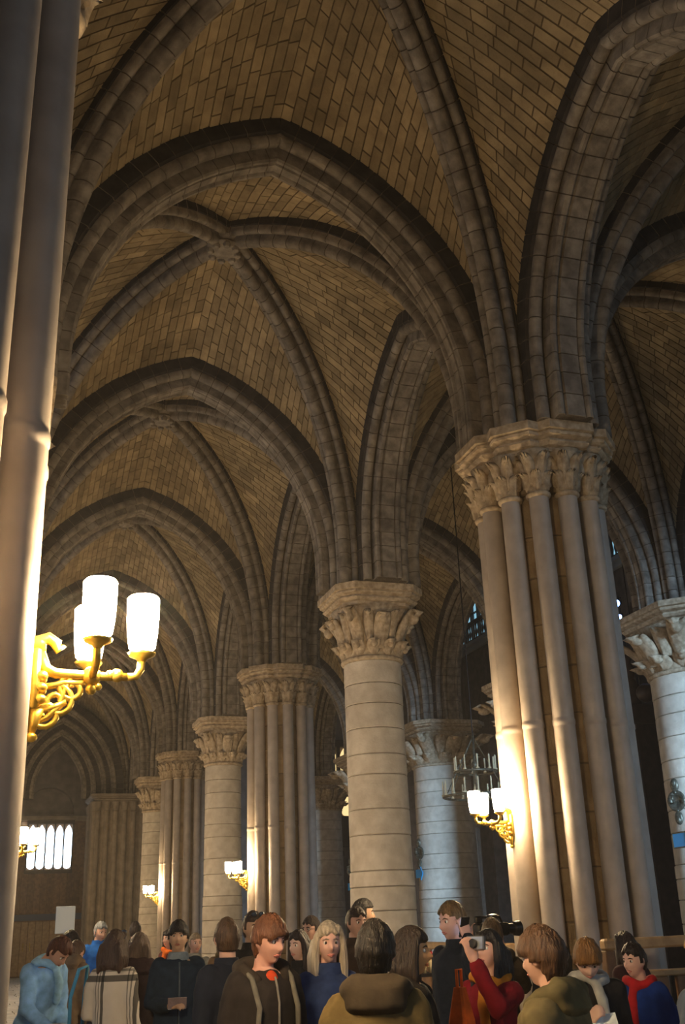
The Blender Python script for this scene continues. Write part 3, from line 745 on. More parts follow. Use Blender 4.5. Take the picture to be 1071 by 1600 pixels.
# ---------------------------------------------------------------- two blue spotlights hung in the nave
for i, (p, lb) in enumerate((((13.55, 20.2, 8.30), 'upper of two blue-white spotlights beside the right column capital'), ((13.6, 20.2, 7.98), 'lower smaller blue spotlight beside the right column capital'))):
    t = empty('spotlight', p, math.atan2(-20.2, -13.5)); s = 1.0 if i == 0 else .62
    MB().lathe([(.06*s, -.25*s), (.10*s, -.22*s), (.115*s, 0), (.125*s, .02), (.10*s, .03)], 14).build('housing', M['black'], t, 0.6).rotation_euler = (0, PI/2, 0)
    MB().lathe([(.095*s, .026), (.085*s, .045), (.03*s, .055)], 14).build('lamp_lens', M['bluespot'], t, True).rotation_euler = (0, PI/2, 0)
    MB().tube([(-.1*s, .13*s, 0), (-.1*s, .13*s, .16*s), (-.1*s, -.13*s, .16*s), (-.1*s, -.13*s, 0)], .012).build('yoke', M['black'], t)
    tag(t, lb, 'spotlight', 'blue spotlights in the nave')
tw = empty('lighting_pole', (13.85, 20.55, 0)); MB().tube([(0, 0, 0), (0, 0, 8.6)], .04).build('pole', M['black'], tw); MB().lathe([(.35, 0), (.35, .04), (.06, .10)], 16).build('foot', M['black'], tw)
tag(tw, 'slim black pole carrying the two blue spotlights', 'pole')
# ---------------------------------------------------------------- dark carved stall beyond the nearest pier
st = empty('carved_stall', (11.15, 17.3, 0)); dk = M['darkwood']
MB().box(-.35, .35, -1.32, 1.42, 0, 4.7).build('carcass', dk, st)
for i in range(6):
    y = -1.30+i*.455
    MB().cbox(-.40, -.34, y, y+.37, .3, 1.35, .02).build('panel', dk, st); MB().cbox(-.40, -.34, y, y+.37, 2.3, 4.4, .02).build('panel', dk, st)
    MB().tube([(-.40, y-.04, .2), (-.40, y-.04, 4.6)], .04).build('pilaster', dk, st)
    MB().cbox(-.43, -.35, y+.03, y+.15, 1.5, 2.15, .03).cbox(-.43, -.35, y+.22, y+.34, 1.5, 2.15, .03).build('tracery', dk, st)
MB().box(-.5, .5, -1.4, 1.48, 4.7, 4.95).box(-.42, .42, -1.36, 1.44, 4.95, 5.05).build('cornice', dk, st)
for y in (-.95, .05, 1.05):
    MB().lathe([(.16, 5.05), (.18, 5.2), (.10, 5.3), (.16, 5.45), (.07, 5.6), (.13, 5.75), (.05, 5.9), (.09, 6.0), (.02, 6.15)], 10, (-.1, y, 0)).build('finial', dk, st, True)
    MB().ball((-.1, y-.42, 5.25), .17, 12, 8).build('ball_finial', dk, st, True)
tag(st, 'tall dark carved stall with finials between the nearest pier and right column', 'stall')
# ---------------------------------------------------------------- oak barriers
def barrier(loc, rz, length, h, label, bal):
    t = empty('oak_barrier', loc, rz); m = M['palewood']
    MB().cbox(0, length, -.05, .05, h-.085, h, .015).build('top_rail', m, t)
    MB().cbox(0, length, -.03, .03, h-.30, h-.25, .01).build('mid_rail', m, t); MB().cbox(0, length, -.04, .04, .08, .2, .01).build('foot_rail', M['wood'], t)
    for i in range(int(length/1.1)+1):
        x = min(length-.05, i*1.1); MB().cbox(x, x+.09, -.045, .045, 0, h-.085, .01).build('post', M['wood'], t)
    if bal:
        me = MB().lathe([(.018, h-.26), (.022, h-.2), (.014, h-.15), (.022, h-.085)], 8).mesh('baluster', m, True)
        for i in range(int(length/.16)): put('baluster', me, t, (.1+i*.16, 0, 0))
    for i in range(int(length/.55)):
        MB().cbox(.1+i*.55, .58+i*.55, -.02, .02, .2, h-.3, .01).build('panel', M['wood'], t)
    tag(t, label, 'barrier', 'oak barriers between the piers')
barrier((4.85, 8.08, 0), 0, 3.75, 1.43, 'honey oak rail barrier before the nearest pier, behind the blue coat', False)
barrier((5.38, 10.2, 0), PI/2, 3.72, 1.36, 'oak barrier between the nearest pier and the pale column', True)
# candle stand of red and white votive lights before the barrier
cs = empty('votive_stand', (4.40, 10.6, 0))
MB().box(-.35, .35, -.2, .2, 1.10, 1.13).box(-.35, .35, -.2, .2, .75, .78).build('tray', M['iron'], cs)
for x in (-.32, .32):
    for y in (-.17, .17): MB().tube([(x, y, 0), (x, y, 1.12)], .015).build('leg', M['iron'], cs)
ME_RED = MB().lathe([(.022, 0), (.026, .05), (.024, .07)], 8).mesh('red_cup', mat('red_glass', (.32, .02, .02), .2), True)
ME_WAX = MB().lathe([(.02, 0), (.02, .12), (.006, .13)], 8).mesh('candle', M['candle'], True)
for i in range(9):
    for j in range(2):
        c = put('candle', ME_WAX, cs, (-.28+i*.07, -.1+j*.2, 1.13)); put('red_cup', ME_RED, c, (0, 0, .125), label='red glass cup')
tag(cs, 'black iron stand of white candles with red cups beside the dark-jacketed man', 'stand')
# ---------------------------------------------------------------- notice on a pole and glass-topped case
nb = empty('notice_stand', (1.0, 14.0, 0))
MB().tube([(0, 0, 0), (0, 0, 1.78)], .012).build('pole', M['whitesign'], nb); MB().lathe([(.2, 0), (.2, .02), (.03, .04)], 16).build('foot', M['steel'], nb)
MB().cbox(-.115, .115, -.03, -.015, 1.62, 1.93, .006).build('card', M['whitesign'], nb)
tag(nb, 'plain white notice board on a thin pole above the heads at left', 'sign')
ca = empty('display_case', (0.40, 7.75, 0), 0.25)
MB().cbox(-.42, .36, -.5, .55, 0, .92, .02).build('cabinet', M['wood'], ca); MB().cbox(-.43, .37, -.51, .56, .92, .95, .01).build('metal_frame', M['steel'], ca)
MB().cbox(-.40, .34, -.48, .53, .95, 1.04, .012).build('glass_top', M['glass'], ca)
ed = MB()
for a, b in (((-.41, -.49), (.35, -.49)), ((.35, -.49), (.35, .54)), ((.35, .54), (-.41, .54)), ((-.41, .54), (-.41, -.49))): ed.tube([(*a, 1.04), (*b, 1.04)], .009, 6)
ed.build('edge_strip', M['steel'], ca)
for i in range(5): MB().cbox(-.36+i*.14, -.25+i*.14, -.3, .2, .951, .957, .002).build('leaflet', M['whitesign'], ca)
tag(ca, 'glass-topped display case with bright metal edges at the lower left corner', 'case')


# ---------------------------------------------------------------- people
def v3(*a): return np.array(a, float)
def nrm(v): return v/max(1e-9, np.linalg.norm(v))
def loftm(C, A, B, caps=True, seg=14):
    """closed tube through centres C with half-axis vectors A, B"""
    V = []; F = []; n = len(C)
    for c, a, b in zip(C, A, B):
        for k in range(seg):
            t = 2*PI*k/seg; V.append(c+a*math.cos(t)+b*math.sin(t))
    for i in range(n-1):
        for k in range(seg):
            j = (k+1) % seg; F.append((i*seg+k, i*seg+j, (i+1)*seg+j, (i+1)*seg+k))
    F.append(tuple(range(seg-1, -1, -1))); F.append(tuple(range((n-1)*seg, n*seg)))
    return V, F
def limb(pts, rad, seg=12, round_ends=True):
    pts = [np.array(p, float) for p in pts]; rad = list(rad)
    d0, d1 = nrm(pts[0]-pts[1]), nrm(pts[-1]-pts[-2])
    if round_ends:
        r0, r1 = rad[0], rad[-1]
        pts = [pts[0]+d0*r0*.95, pts[0]+d0*r0*.7]+pts+[pts[-1]+d1*r1*.7, pts[-1]+d1*r1*.95]; rad = [r0*.3, r0*.71]+rad+[r1*.71, r1*.3]
    C = []; A = []; B = []; ref = v3(0.13, 1, 0.21)
    for i, p in enumerate(pts):
        d = nrm(pts[min(i+1, len(pts)-1)]-pts[max(i-1, 0)])
        a = ref-d*np.dot(ref, d)
        if np.linalg.norm(a) < .1: a = np.cross(d, v3(1, 0, 0))
        a = nrm(a); ref = a; b = np.cross(d, a); C.append(p); A.append(a*rad[i]); B.append(b*rad[i])
    return loftm(C, A, B, seg=seg)
def sphere(c, r, seg=16, rings=10, axes=None):
    mb = MB(); mb.ball((0, 0, 0), r, seg, rings); V = [v3(*p) for p in mb.v]
    if axes is not None: V = [axes@p for p in V]
    return [p+np.array(c) for p in V], mb.f
TEX = bpy.data.textures.new('folds', 'CLOUDS'); TEX.noise_scale = 0.11; TEX.noise_depth = 2
def remesh(parts, vox, smooth=4, dec=None, fac=0.5, fold=0.0):
    mb = MB()
    for V, F in parts: mb.add(V, F)
    me = bpy.data.meshes.new('tmp'); me.from_pydata(mb.v, [], mb.f)
    o = bpy.data.objects.new('tmp', me); TMP.objects.link(o)
    m = o.modifiers.new('r', 'REMESH'); m.mode = 'VOXEL'; m.voxel_size = vox
    if smooth: q = o.modifiers.new('s', 'SMOOTH'); q.factor = fac; q.iterations = smooth
    if fold: q = o.modifiers.new('f', 'DISPLACE'); q.texture = TEX; q.strength = fold; q.mid_level = .5; q.texture_coords = 'LOCAL'
    if dec: q = o.modifiers.new('d', 'DECIMATE'); q.ratio = dec
    return o
TMP = bpy.data.collections.new('tmp'); COL.children.link(TMP)
PENDING = []
def later(parts, vox, smooth, dec, name, mats, parent, label=None, fn=None):
    """root objects must exist at once; their meshes are filled in together at the end"""
    t = remesh(parts, vox, smooth, dec, fold={'coat': .030, 'hood': .022, 'trousers': .022, 'scarf': .016}.get(name, 0))
    o = bpy.data.objects.new(name, bpy.data.meshes.new(name)); COL.objects.link(o)
    if parent is not None: o.parent = parent
    if label: o['label'] = label
    PENDING.append((t, o, mats, fn)); return o
def flush():
    dg = bpy.context.evaluated_depsgraph_get(); dg.update()
    for t, o, mats, fn in PENDING:
        me = bpy.data.meshes.new_from_object(t.evaluated_get(dg)); me.name = o.name
        me.materials.clear()
        for m in (mats if isinstance(mats, list) else [mats]): me.materials.append(m)
        me.polygons.foreach_set('use_smooth', [True]*len(me.polygons))
        if fn: me.polygons.foreach_set('material_index', [fn(p.center) for p in me.polygons])
        old = o.data; o.data = me; bpy.data.meshes.remove(old)
        tm = t.data; bpy.data.objects.remove(t); bpy.data.meshes.remove(tm)
    PENDING.clear(); bpy.data.collections.remove(TMP)

MC = {}
def cloth(c, rough=0.85, bump=0.5):
    k = (tuple(c), rough)
    if k not in MC: MC[k] = mat('woven_cloth', c, rough, noise=18, dark=tuple(x*.72 for x in c), bump=bump, bscale=9, spec=0.2)
    return MC[k]
def hairm(c):
    k = ('h', tuple(c))
    if k not in MC: MC[k] = mat('hair', c, 0.5, noise=60, dark=tuple(x*.55 for x in c), bump=0.9, bscale=80, spec=0.35, squash=(1, 1, .12))
    return MC[k]
def skinm(c):
    k = ('s', tuple(c))
    if k not in MC: MC[k] = mat('skin', c, 0.55, noise=12, dark=tuple(x*.88 for x in c), spec=0.35)
    return MC[k]
SK1, SK2, SK3 = (0.62, 0.36, 0.27), (0.56, 0.34, 0.22), (0.66, 0.42, 0.34)
M_EYE = mat('eye_white', (.7, .68, .64), .25, spec=.5); M_IRIS = mat('iris', (.05, .03, .02), .15, spec=.6)
def rotx(a): c, s = math.cos(a), math.sin(a); return np.array([[1, 0, 0], [0, c, -s], [0, s, c]])
def rotz(a): c, s = math.cos(a), math.sin(a); return np.array([[c, -s, 0], [s, c, 0], [0, 0, 1]])
def roty(a): c, s = math.cos(a), math.sin(a); return np.array([[c, 0, s], [0, 1, 0], [-s, 0, c]])
def head_mesh(female):
    """face towards -y; origin at the middle of the head (eye height)"""
    a, b, c = (.073, .094, .117) if not female else (.069, .090, .112)
    V = []; seg, rings = 44, 36
    def g(x, z, x0, z0, sx, sz): return math.exp(-((x-x0)/sx)**2-((z-z0)/sz)**2)
    for k in range(1, rings):
        t = -PI/2+PI*k/rings
        for i in range(seg):
            p = 2*PI*i/seg; dx, dy, dz = math.cos(t)*math.cos(p), math.cos(t)*math.sin(p), math.sin(t)
            x, y, z = a*dx, b*dy, c*dz
            if z < 0:
                j = min(1, -z/c); x *= 1-.30*j**1.6; 
                y = y*(1-.10*j) - (.012*j if y < 0 else -.0)*1.0
                if y > 0: y *= 1-.35*j
            if y > 0: y *= 1.06
            if y < 0:
                y += .010*g(x, z, 0, .0, .075, .09)                            # flatten the face
                y -= .026*g(x, z, 0, -.030, .013, .016) + .016*g(x, z, 0, -.008, .010, .022)   # nose
                y -= .006*(g(x, z, .013, -.036, .009, .009)+g(x, z, -.013, -.036, .009, .009))
                y += .011*(g(x, z, .030, .004, .017, .011)+g(x, z, -.030, .004, .017, .011))   # sockets
                y -= .006*(g(x, z, .030, .026, .024, .010)+g(x, z, -.030, .026, .024, .010))   # brow
                y -= .007*(g(x, z, .038, -.025, .018, .016)+g(x, z, -.038, -.025, .018, .016)) # cheeks
                y -= .008*g(x, z, 0, -.062, .022, .008)-.004*g(x, z, 0, -.073, .02, .006)      # lips
                y -= .012*g(x, z, 0, -.098, .022, .014)                                        # chin
            V.append(v3(x, y, z))
    V = [v3(0, .01, -c*.99)]+V+[v3(0, .003, c)]; F = []; top = len(V)-1
    for i in range(seg):
        j = (i+1) % seg; F.append((0, 1+j, 1+i)); q = 1+(rings-2)*seg; F.append((top, q+i, q+j))
        for k in range(rings-2): F.append((1+k*seg+i, 1+k*seg+j, 1+(k+1)*seg+j, 1+(k+1)*seg+i))
    out = [(V, F)]
    for s in (-1, 1):
        ax = rotz(s*.35)
        out.append(sphere((s*(a+.002), .012, -.008), (.010, .020, .031), 10, 8, ax))
    return out
def hair_parts(style, female):
    a, b, c = (.073, .094, .117) if not female else (.069, .090, .112)
    T = {'short': .013, 'crop': .008, 'mop': .020, 'bob': .017, 'long': .015, 'tied': .012}[style]
    rs = random.Random(hash(style) % 99+int(female)); seg, rings = 40, 30; V = []
    ph = [rs.uniform(0, 6) for _ in range(6)]
    for k in range(rings+1):
        t = -PI/2+PI*k/rings
        for i in range(seg):
            p = 2*PI*i/seg; d = v3(math.cos(t)*math.cos(p), math.cos(t)*math.sin(p), math.sin(t))
            # face opening
            fx = abs(d[0]); line = .50 if style != 'mop' else .30
            line += .10*math.sin(9*d[0]+ph[0])*.5
            side = .72 if style in ('short', 'crop', 'tied') else .80
            inface = d[1] < -.02-.45*max(0, fx-.5) and d[2] < line-.25*fx
            if style in ('short', 'crop', 'mop', 'tied') and d[2] < -.12 and d[1] < .25: inface = True
            if d[2] < (-.62 if style != 'mop' else -.75): inface = True
            if inface: th = -.022
            else:
                th = T*(1+.12*math.sin(7*p+ph[1]+3*t)+.12*math.sin(13*p+ph[2])+.10*math.sin(17*t+ph[3]+2*p))
                
                if d[2] < -.2: th *= .7
            r = 1+th/ .095
            y = b*d[1]*r
            if d[1] > 0: y *= 1.06
            V.append(v3(a*d[0]*r, y, c*d[2]*(1+th/.117)))
    F = [(k*seg+i, k*seg+(i+1) % seg, (k+1)*seg+(i+1) % seg, (k+1)*seg+i) for k in range(rings) for i in range(seg)]
    F.append(tuple(range(seg-1, -1, -1))); F.append(tuple(range(rings*seg, (rings+1)*seg)))
    out = [(V, F)]
    if style in ('bob', 'long'):
        L = .18 if style == 'bob' else .42
        C = [v3(0, .052, .04), v3(0, .064, -.05), v3(0, .074, -.12), v3(0, .085, -L*.75), v3(0, .095, -L)]
        rx = [.078, .090, .096, .100, .082]; ry = [.052, .050, .046, .040, .018]
        out.append(loftm(C, [v3(r, 0, 0) for r in rx], [v3(0, -r, 0) for r in ry], seg=18))
        for s in (-1, 1):
            out.append(limb([(s*.050, -.045, .085), (s*.074, -.022, .03), (s*.084, -.012, -.05), (s*.086, -.010, -.12), (s*.088, -.02, -L*.9)], [.020, .024, .027, .029, .015], 10))
            for q in range(3):
                yy = .02+.035*q; out.append(limb([(s*.072, yy, .0), (s*.092, yy, -.08), (s*.090, yy+.012, -L*(.9+.08*q))], [.022, .026, .014], 8))
    if style == 'tied': out.append(sphere((0, .125, .0), (.035, .035, .04), 10, 8))
    return out
ARM = {  # elbow, wrist (for the side s = +1), hand direction, curl
    'down':   ((.245, .035, 1.13), (.255, -.05, .885), (0, -.15, -1), .45),
    'pocket': ((.285, .085, 1.13), (.205, -.07, .965), (-.5, -.3, -.8), .5),
    'hold':   ((.245, .03, 1.13), (.085, -.26, 1.13), (-.6, -.7, .15), 1.0),
    'chest':  ((.26, .02, 1.14), (.10, -.27, 1.24), (-.45, -.6, .6), 1.0),
    'low':    ((.25, -.03, 1.13), (.12, -.26, .98), (-.4, -.8, -.3), .8),
    'lift':   ((.27, -.15, 1.24), (.12, -.27, 1.47), (-.3, -.2, 1), 1.1),
    'ear':    ((.32, -.12, 1.22), (.155, -.045, 1.515), (-.35, .05, 1), .9),
    'face':   ((.28, -.16, 1.25), (.10, -.20, 1.50), (-.25, .0, 1), 1.1),
    'high':   ((.26, -.24, 1.34), (.13, -.34, 1.58), (-.15, -.25, 1), 1.1),
    'reach':  ((.26, -.16, 1.18), (.17, -.42, 1.10), (0, -1, -.2), .5),
}
def hand_parts(w, d, n, thumb_side, curl, k):
    d = nrm(np.array(d, float)); n = n-d*np.dot(n, d); n = nrm(n); l = np.cross(d, n)
    out = []; P = lambda a, b, c: w+(d*a+l*b+n*c)*k
    for i in range(4):
        b = -.030+.020*i; out.append(limb([P(.005, b*.7, 0), P(.05, b*.95, 0), P(.088, b, .002)], [.013*k, .0135*k, .0105*k], 8))
    for i in range(4):
        b = (-.030+.020*i)*1.05; L = [.062, .074, .070, .055][i if thumb_side < 0 else 3-i]; q = P(.086, b, 0); pts = [q]; a = curl*.45
        for sgm, f in enumerate((.45, .32, .26)):
            q = q+(d*math.cos(a)+n*math.sin(a))*L*f*k; pts.append(q); a += curl*.75
        out.append(limb(pts, [.0098*k, .0092*k, .0084*k, .0072*k], 8))
    t0 = P(.022, thumb_side*.026, .006); t1 = P(.052, thumb_side*.052, .022); t2 = P(.082, thumb_side*(.056-.012*curl), .030+.010*curl); t3 = P(.102, thumb_side*(.050-.02*curl), .034+.016*curl)
    out.append(limb([t0, t1, t2, t3], [.0145*k, .0125*k, .0105*k, .0085*k], 8))
    return out
def person(label, x, y, h, yaw, top=(.1, .1, .1), legs=(.03, .035, .05), hair=('short', (.05, .03, .02)), skin=SK1, female=False, arms=('down', 'down'),
           head=(0, 0), lean=0.0, hem=.78, hood=None, scarf=None, shirt=None, bulk=1.0, fine=False, extra=None, glasses=None, shades=False, beard=None, headband=None, topmat=None, tilt=0.0, zipc=None):
    k = h/1.75; Rl = rotx(lean)
    def T(p):
        p = np.array(p, float)
        if p[2] > .93: p = v3(0, 0, .95)+Rl@(p-v3(0, 0, .95))
        return p*k
    dirT = lambda d: Rl@np.array(d, float)
    sw = .90 if female else 1.0
    def torso(inf, z0, bk=1.0, ztop=1.475):
        R = [(.60, .175, .125, 0), (.70, .178, .13, 0), (.80, .176, .128, 0), (.88, .172, .122, 0), (.95, .168, .116, 0), (1.08, .142, .104, -.005), (1.20, .146, .112, -.01), (1.32, .156 if not female else .150, .118, -.005),
             (1.40, .150, .100, .0), (1.445, .120, .085, .008), (1.475, .072, .066, .01)]
        R = [r for r in R if r[0] >= z0-.001]
        if R[0][0] > z0+.02: pass
        C = [T((0, r[3], r[0])) for r in R]; s = [(1 if r[0] < 1.43 else .5) for r in R]
        A = [dirT((1, 0, 0))*(r[1]*sw*(bk if r[0] < 1.42 else 1)+inf*q)*k for r, q in zip(R, s)]; B = [dirT((0, 1, 0))*(r[2]*(bk if r[0] < 1.42 else 1)+inf*q)*k for r, q in zip(R, s)]
        return loftm(C, A, B, seg=20)
    joints = {}
    for s, nm in ((-1, arms[0]), (1, arms[1])):
        e, w, hd, cu = ARM[nm]; S0 = T((s*.152*sw, .01, 1.405)); E = T((s*e[0]*.86*sw, e[1], e[2])); Wr = T((s*w[0]*(.88 if w[0] > .15 else 1), w[1], w[2])); hdir = dirT((s*hd[0], hd[1], hd[2]))
        joints[s] = (S0, E, Wr, hdir, cu)
    def sleeves(inf, bk=1.0):
        out = []
        for s in (-1, 1):
            S0, E, Wr, hd, cu = joints[s]; W2 = Wr-nrm(Wr-E)*.02*k
            out.append(limb([S0, S0*.5+E*.5, E, E*.5+W2*.5, W2], [(.055*bk+inf)*k, (.048*bk+inf)*k, (.042*bk+inf)*k, (.037*bk+inf)*k, (.032*bk+inf)*k], 14))
        return out
    def legp(inf, zb):
        out = []
        for s in (-1, 1):
            out.append(limb([T((s*.088, 0, .90)), T((s*.092, -.005, .70)), T((s*.095, -.012, .50)), T((s*.098, .012, .32)), T((s*.10, .015, zb))], [(.092+inf)*k, (.078+inf)*k, (.058+inf)*k, (.055+inf)*k, (.038+inf*1.4)*k], 14))
        return out
    # ---- head frame
    nb = T((0, .012, 1.475)); Rh = Rl@rotz(math.radians(head[0]))@rotx(math.radians(head[1]))@roty(math.radians(tilt)); hc = nb+Rh@(v3(0, -.030, .150)*k)
    HT = lambda p: hc+(Rh@np.array(p, float))*k
    hm = [([HT(p) for p in V], F) for V, F in head_mesh(female)]
    neck = limb([T((0, .015, 1.42)), nb, HT((0, .022, -.06))], [.060*k, .054*k, .052*k], 14, True)
    body = [torso(0, .88)]+sleeves(0)+legp(0, .10)+hm+[neck]
    for s in (-1, 1):
        S0, E, Wr, hd, cu = joints[s]
        body.append(limb([E*.2+Wr*.8, Wr, Wr+nrm(hd)*.02*k], [.031*k, .026*k, .027*k], 10))
        inn = v3(-s, 0, 0) if nm == 'down' else v3(-s*.6, .6, -.2)
        n_ = dirT((-s*.9, .35, 0)) if abs(hd[2]) > .6*np.linalg.norm(hd) else dirT((-s*.5, .3, -.6))
        body += hand_parts(Wr+nrm(hd)*.012*k, hd, n_, -s if True else s, cu, k)
        body.append(limb([T((s*.10, .03, .07)), T((s*.105, -.08, .045)), T((s*.11, -.16, .03))], [.04*k, .036*k, .026*k], 10))
    root = later(body, .0075 if fine else .0095, 2, .28 if fine else .30, 'person', skinm(skin), None)
    root.location = (x, y, 0); root.rotation_euler = (0, 0, math.radians(yaw))
    # ---- clothes
    coat = [torso(.020, hem, bulk)]+sleeves(.016, bulk)
    if extra: coat += extra(T, k)
    later(coat, .016, 5, .5, 'coat', topmat or cloth(top), root)
    col = loftm([T((0, .006, 1.44)), T((0, .004, 1.475)), T((0, .0, 1.515))], [dirT((1, 0, 0))*r*k for r in (.105, .086, .080)], [dirT((0, 1, 0))*r*k for r in (.088, .078, .072)], seg=18)
    if hood is not None:
        hp = [loftm([T((0, .075, 1.36)), T((0, .10, 1.42)), T((0, .075, 1.50)), T((0, .055, 1.545))], [dirT((1, 0, 0))*r*k for r in (.09, .135, .135, .10)], [dirT((0, 1, 0))*r*k for r in (.03, .065, .06, .03)], seg=18)]
        for s in (-1, 1): hp.append(limb([T((s*.10, .09, 1.49)), T((s*.125, .0, 1.475)), T((s*.085, -.075, 1.43))], [.045*k, .042*k, .03*k], 10))
        later(hp, .013, 4, .5, 'hood', cloth(hood), root)
    elif scarf is None: later([col], .010, 2, .6, 'collar', cloth(shirt) if shirt is not None else (topmat or cloth(top)), root)
    if scarf is not None:
        pts = [T((.10*math.cos(t), .005+.085*math.sin(t), 1.475+.02*math.sin(2*t))) for t in [2*PI*i/14 for i in range(15)]]
        sp = [limb(pts, [.036*k]*15, 10), limb([T((.02, -.09, 1.46)), T((.04, -.15, 1.36)), T((.05, -.155, 1.22))], [.03*k, .038*k, .03*k], 10)]
        later(sp, .012, 4, .5, 'scarf', cloth(scarf), root)
    if shirt is not None and hood is not None:
        later([sphere(T((0, -.078, 1.405)), (.045*k, .034*k, .070*k))], .010, 1, .6, 'shirt_front', cloth(shirt), root)
    hips = loftm([T((0, 0, z)) for z in (.80, .86, .95, 1.02)], [v3(1, 0, 0)*r*k for r in (.15, .178, .176, .16)], [v3(0, 1, 0)*r*k for r in (.10, .122, .120, .11)], seg=18)
    later(legp(.016, .09)+[hips], .018, 3, .5, 'trousers', cloth(legs), root)
    for s in (-1, 1):
        sh = [limb([T((s*.10, .045, .055)), T((s*.105, -.07, .05)), T((s*.11, -.165, .038))], [.050*k, .046*k, .036*k], 10)]
        later(sh, .014, 2, .5, 'shoe', cloth((.03, .025, .022), .5), root)
    if zipc:
        zp = [T((.004, -(ry*bulk+.022)+yo, z)) for z, ry, yo in ((.82, .127, 0), (.95, .117, 0), (1.08, .105, -.005), (1.20, .113, -.01), (1.32, .119, -.005), (1.40, .102, 0), (1.44, .090, .005))]
        MB().tube(zp, .007*k, 6).build('zip', cloth(zipc, .4), root, True)
    # ---- head details
    if hair is not None:
        hp = [([HT(p) for p in V], F) for V, F in hair_parts(hair[0], female)]
        if hair[0] in ('bob', 'long'): later(hp, .0085, 2, .45, 'hair', hairm(hair[1]), root)
        else:
            mb = MB(); [mb.add(V, F) for V, F in hp]; mb.build('hair', hairm(hair[1]), root, True)
    b_ = .090 if female else .094; ye = -.0615 if female else -.0665
    for s in (-1, 1):
        e = MB(); V, F = sphere((0, 0, 0), (.0125, .0125, .0115), 12, 8); e.add([HT(p*1+v3(s*.030, ye, .003)) for p in V], F)
        for f_i, f in enumerate(F):
            if np.mean([V[q][1] for q in f]) < -.0088: e.m[f_i] = 1
        e.build('eye', [M_EYE, M_IRIS], root, True)
        MB().tube([HT((s*.013, -b_+.011, .020)), HT((s*.030, -b_+.014, .025)), HT((s*.047, -b_+.030, .018))], [.0028*k, .0036*k, .002*k], 6).build('eyebrow', hairm(tuple(c*.6 for c in (hair[1] if hair else (.05, .03, .02)))), root, True)
    lm = mat_lips(skin); lp = MB()
    lp.tube([HT((-.024, -b_+.023, -.064)), HT((-.010, -b_+.012, -.060)), HT((0, -b_+.011, -.0615)), HT((.010, -b_+.012, -.060)), HT((.024, -b_+.023, -.064))], [.002*k, .0045*k, .004*k, .0045*k, .002*k], 8)
    lp.tube([HT((-.022, -b_+.024, -.066)), HT((0, -b_+.013, -.070)), HT((.022, -b_+.024, -.066))], [.002*k, .0052*k, .002*k], 8); lp.build('lips', lm, root, True)
    if beard:
        V, F = sphere((0, -.052, -.088), (.050, .038, .042)); later([([HT(p) for p in V], F)], .009, 2, .6, 'beard', hairm(beard), root)
    if glasses is not None:
        gm = MB()
        for s in (-1, 1):
            gm.tube([HT((s*.031+.022*math.cos(t), -b_+.012+.006*abs(math.cos(t)), .002+.017*math.sin(t))) for t in [2*PI*i/14 for i in range(15)]], .0022*k, 6)
            gm.tube([HT((s*.053, -b_+.020, .006)), HT((s*.074, -.03, .006)), HT((s*.076, .015, .0))], .002*k, 6)
        gm.tube([HT((-.009, -b_+.008, .004)), HT((.009, -b_+.008, .004))], .002*k, 6); gm.build('glasses', M['black'], root, True)
    if shades:
        gm = MB()
        for s in (-1, 1):
            V, F = sphere((s*.034, -.082, .100), (.027, .010, .019)); gm.add([HT(p) for p in V], F)
            gm.tube([HT((s*.058, -.075, .098)), HT((s*.083, -.02, .075)), HT((s*.084, .02, .05))], .003*k, 6)
        gm.build('sunglasses', M['lens'], root, True)
    if headband:
        MB().tube([HT((.088*math.cos(t), .0, .02+.118*math.sin(t))) for t in [PI*i/12 for i in range(13)]], .007*k, 8).build('hair_band', M['gilt'], root, True)
    tag(root, label, 'person')
    Rz = rotz(math.radians(yaw)); off = v3(x, y, 0)
    root_info = dict(root=root, wr={s: off+Rz@(joints[s][2]+nrm(joints[s][3])*.075*k) for s in (-1, 1)}, w=lambda p: off+Rz@T(p), h=lambda p: off+Rz@HT(p), yaw=yaw, k=k)
    return root_info
_L = {}
def mat_lips(s):
    if s not in _L: _L[s] = mat('lips', (s[0]*.78, s[1]*.5, s[2]*.52), .45)
    return _L[s]
# plaid wool for the woman seen from behind
MP = bpy.data.materials.new('cream_plaid'); MP.use_nodes = True
nt = MP.node_tree; N = nt.nodes; L = nt.links; bs = N['Principled BSDF']; bs.inputs['Roughness'].default_value = .9
tc = N.new('ShaderNodeTexCoord'); sx = N.new('ShaderNodeSeparateXYZ'); L.new(tc.outputs['Object'], sx.inputs[0])
def stripes(sock, period, edges):
    dv = N.new('ShaderNodeMath'); dv.operation = 'DIVIDE'; dv.inputs[1].default_value = period; L.new(sock, dv.inputs[0])
    ad = N.new('ShaderNodeMath'); ad.operation = 'ADD'; ad.inputs[1].default_value = 20.35; L.new(dv.outputs[0], ad.inputs[0])
    fr_ = N.new('ShaderNodeMath'); fr_.operation = 'FRACT'; L.new(ad.outputs[0], fr_.inputs[0])
    r = N.new('ShaderNodeValToRGB'); r.color_ramp.interpolation = 'CONSTANT'; r.color_ramp.elements[0].color = (1, 1, 1, 1); r.color_ramp.elements[1].position = edges[0][0]; r.color_ramp.elements[1].color = (edges[0][1],)*3+(1,)
    for p, v in edges[1:]: e = r.color_ramp.elements.new(p); e.color = (v, v, v, 1)
    L.new(fr_.outputs[0], r.inputs[0]); return r.outputs[0]
E_ = [(.42, .16), (.52, 1), (.58, .35), (.62, 1), (.68, .35), (.72, 1)]
s1 = stripes(sx.outputs['Z'], .42, E_); s2 = stripes(sx.outputs['X'], .24, E_)
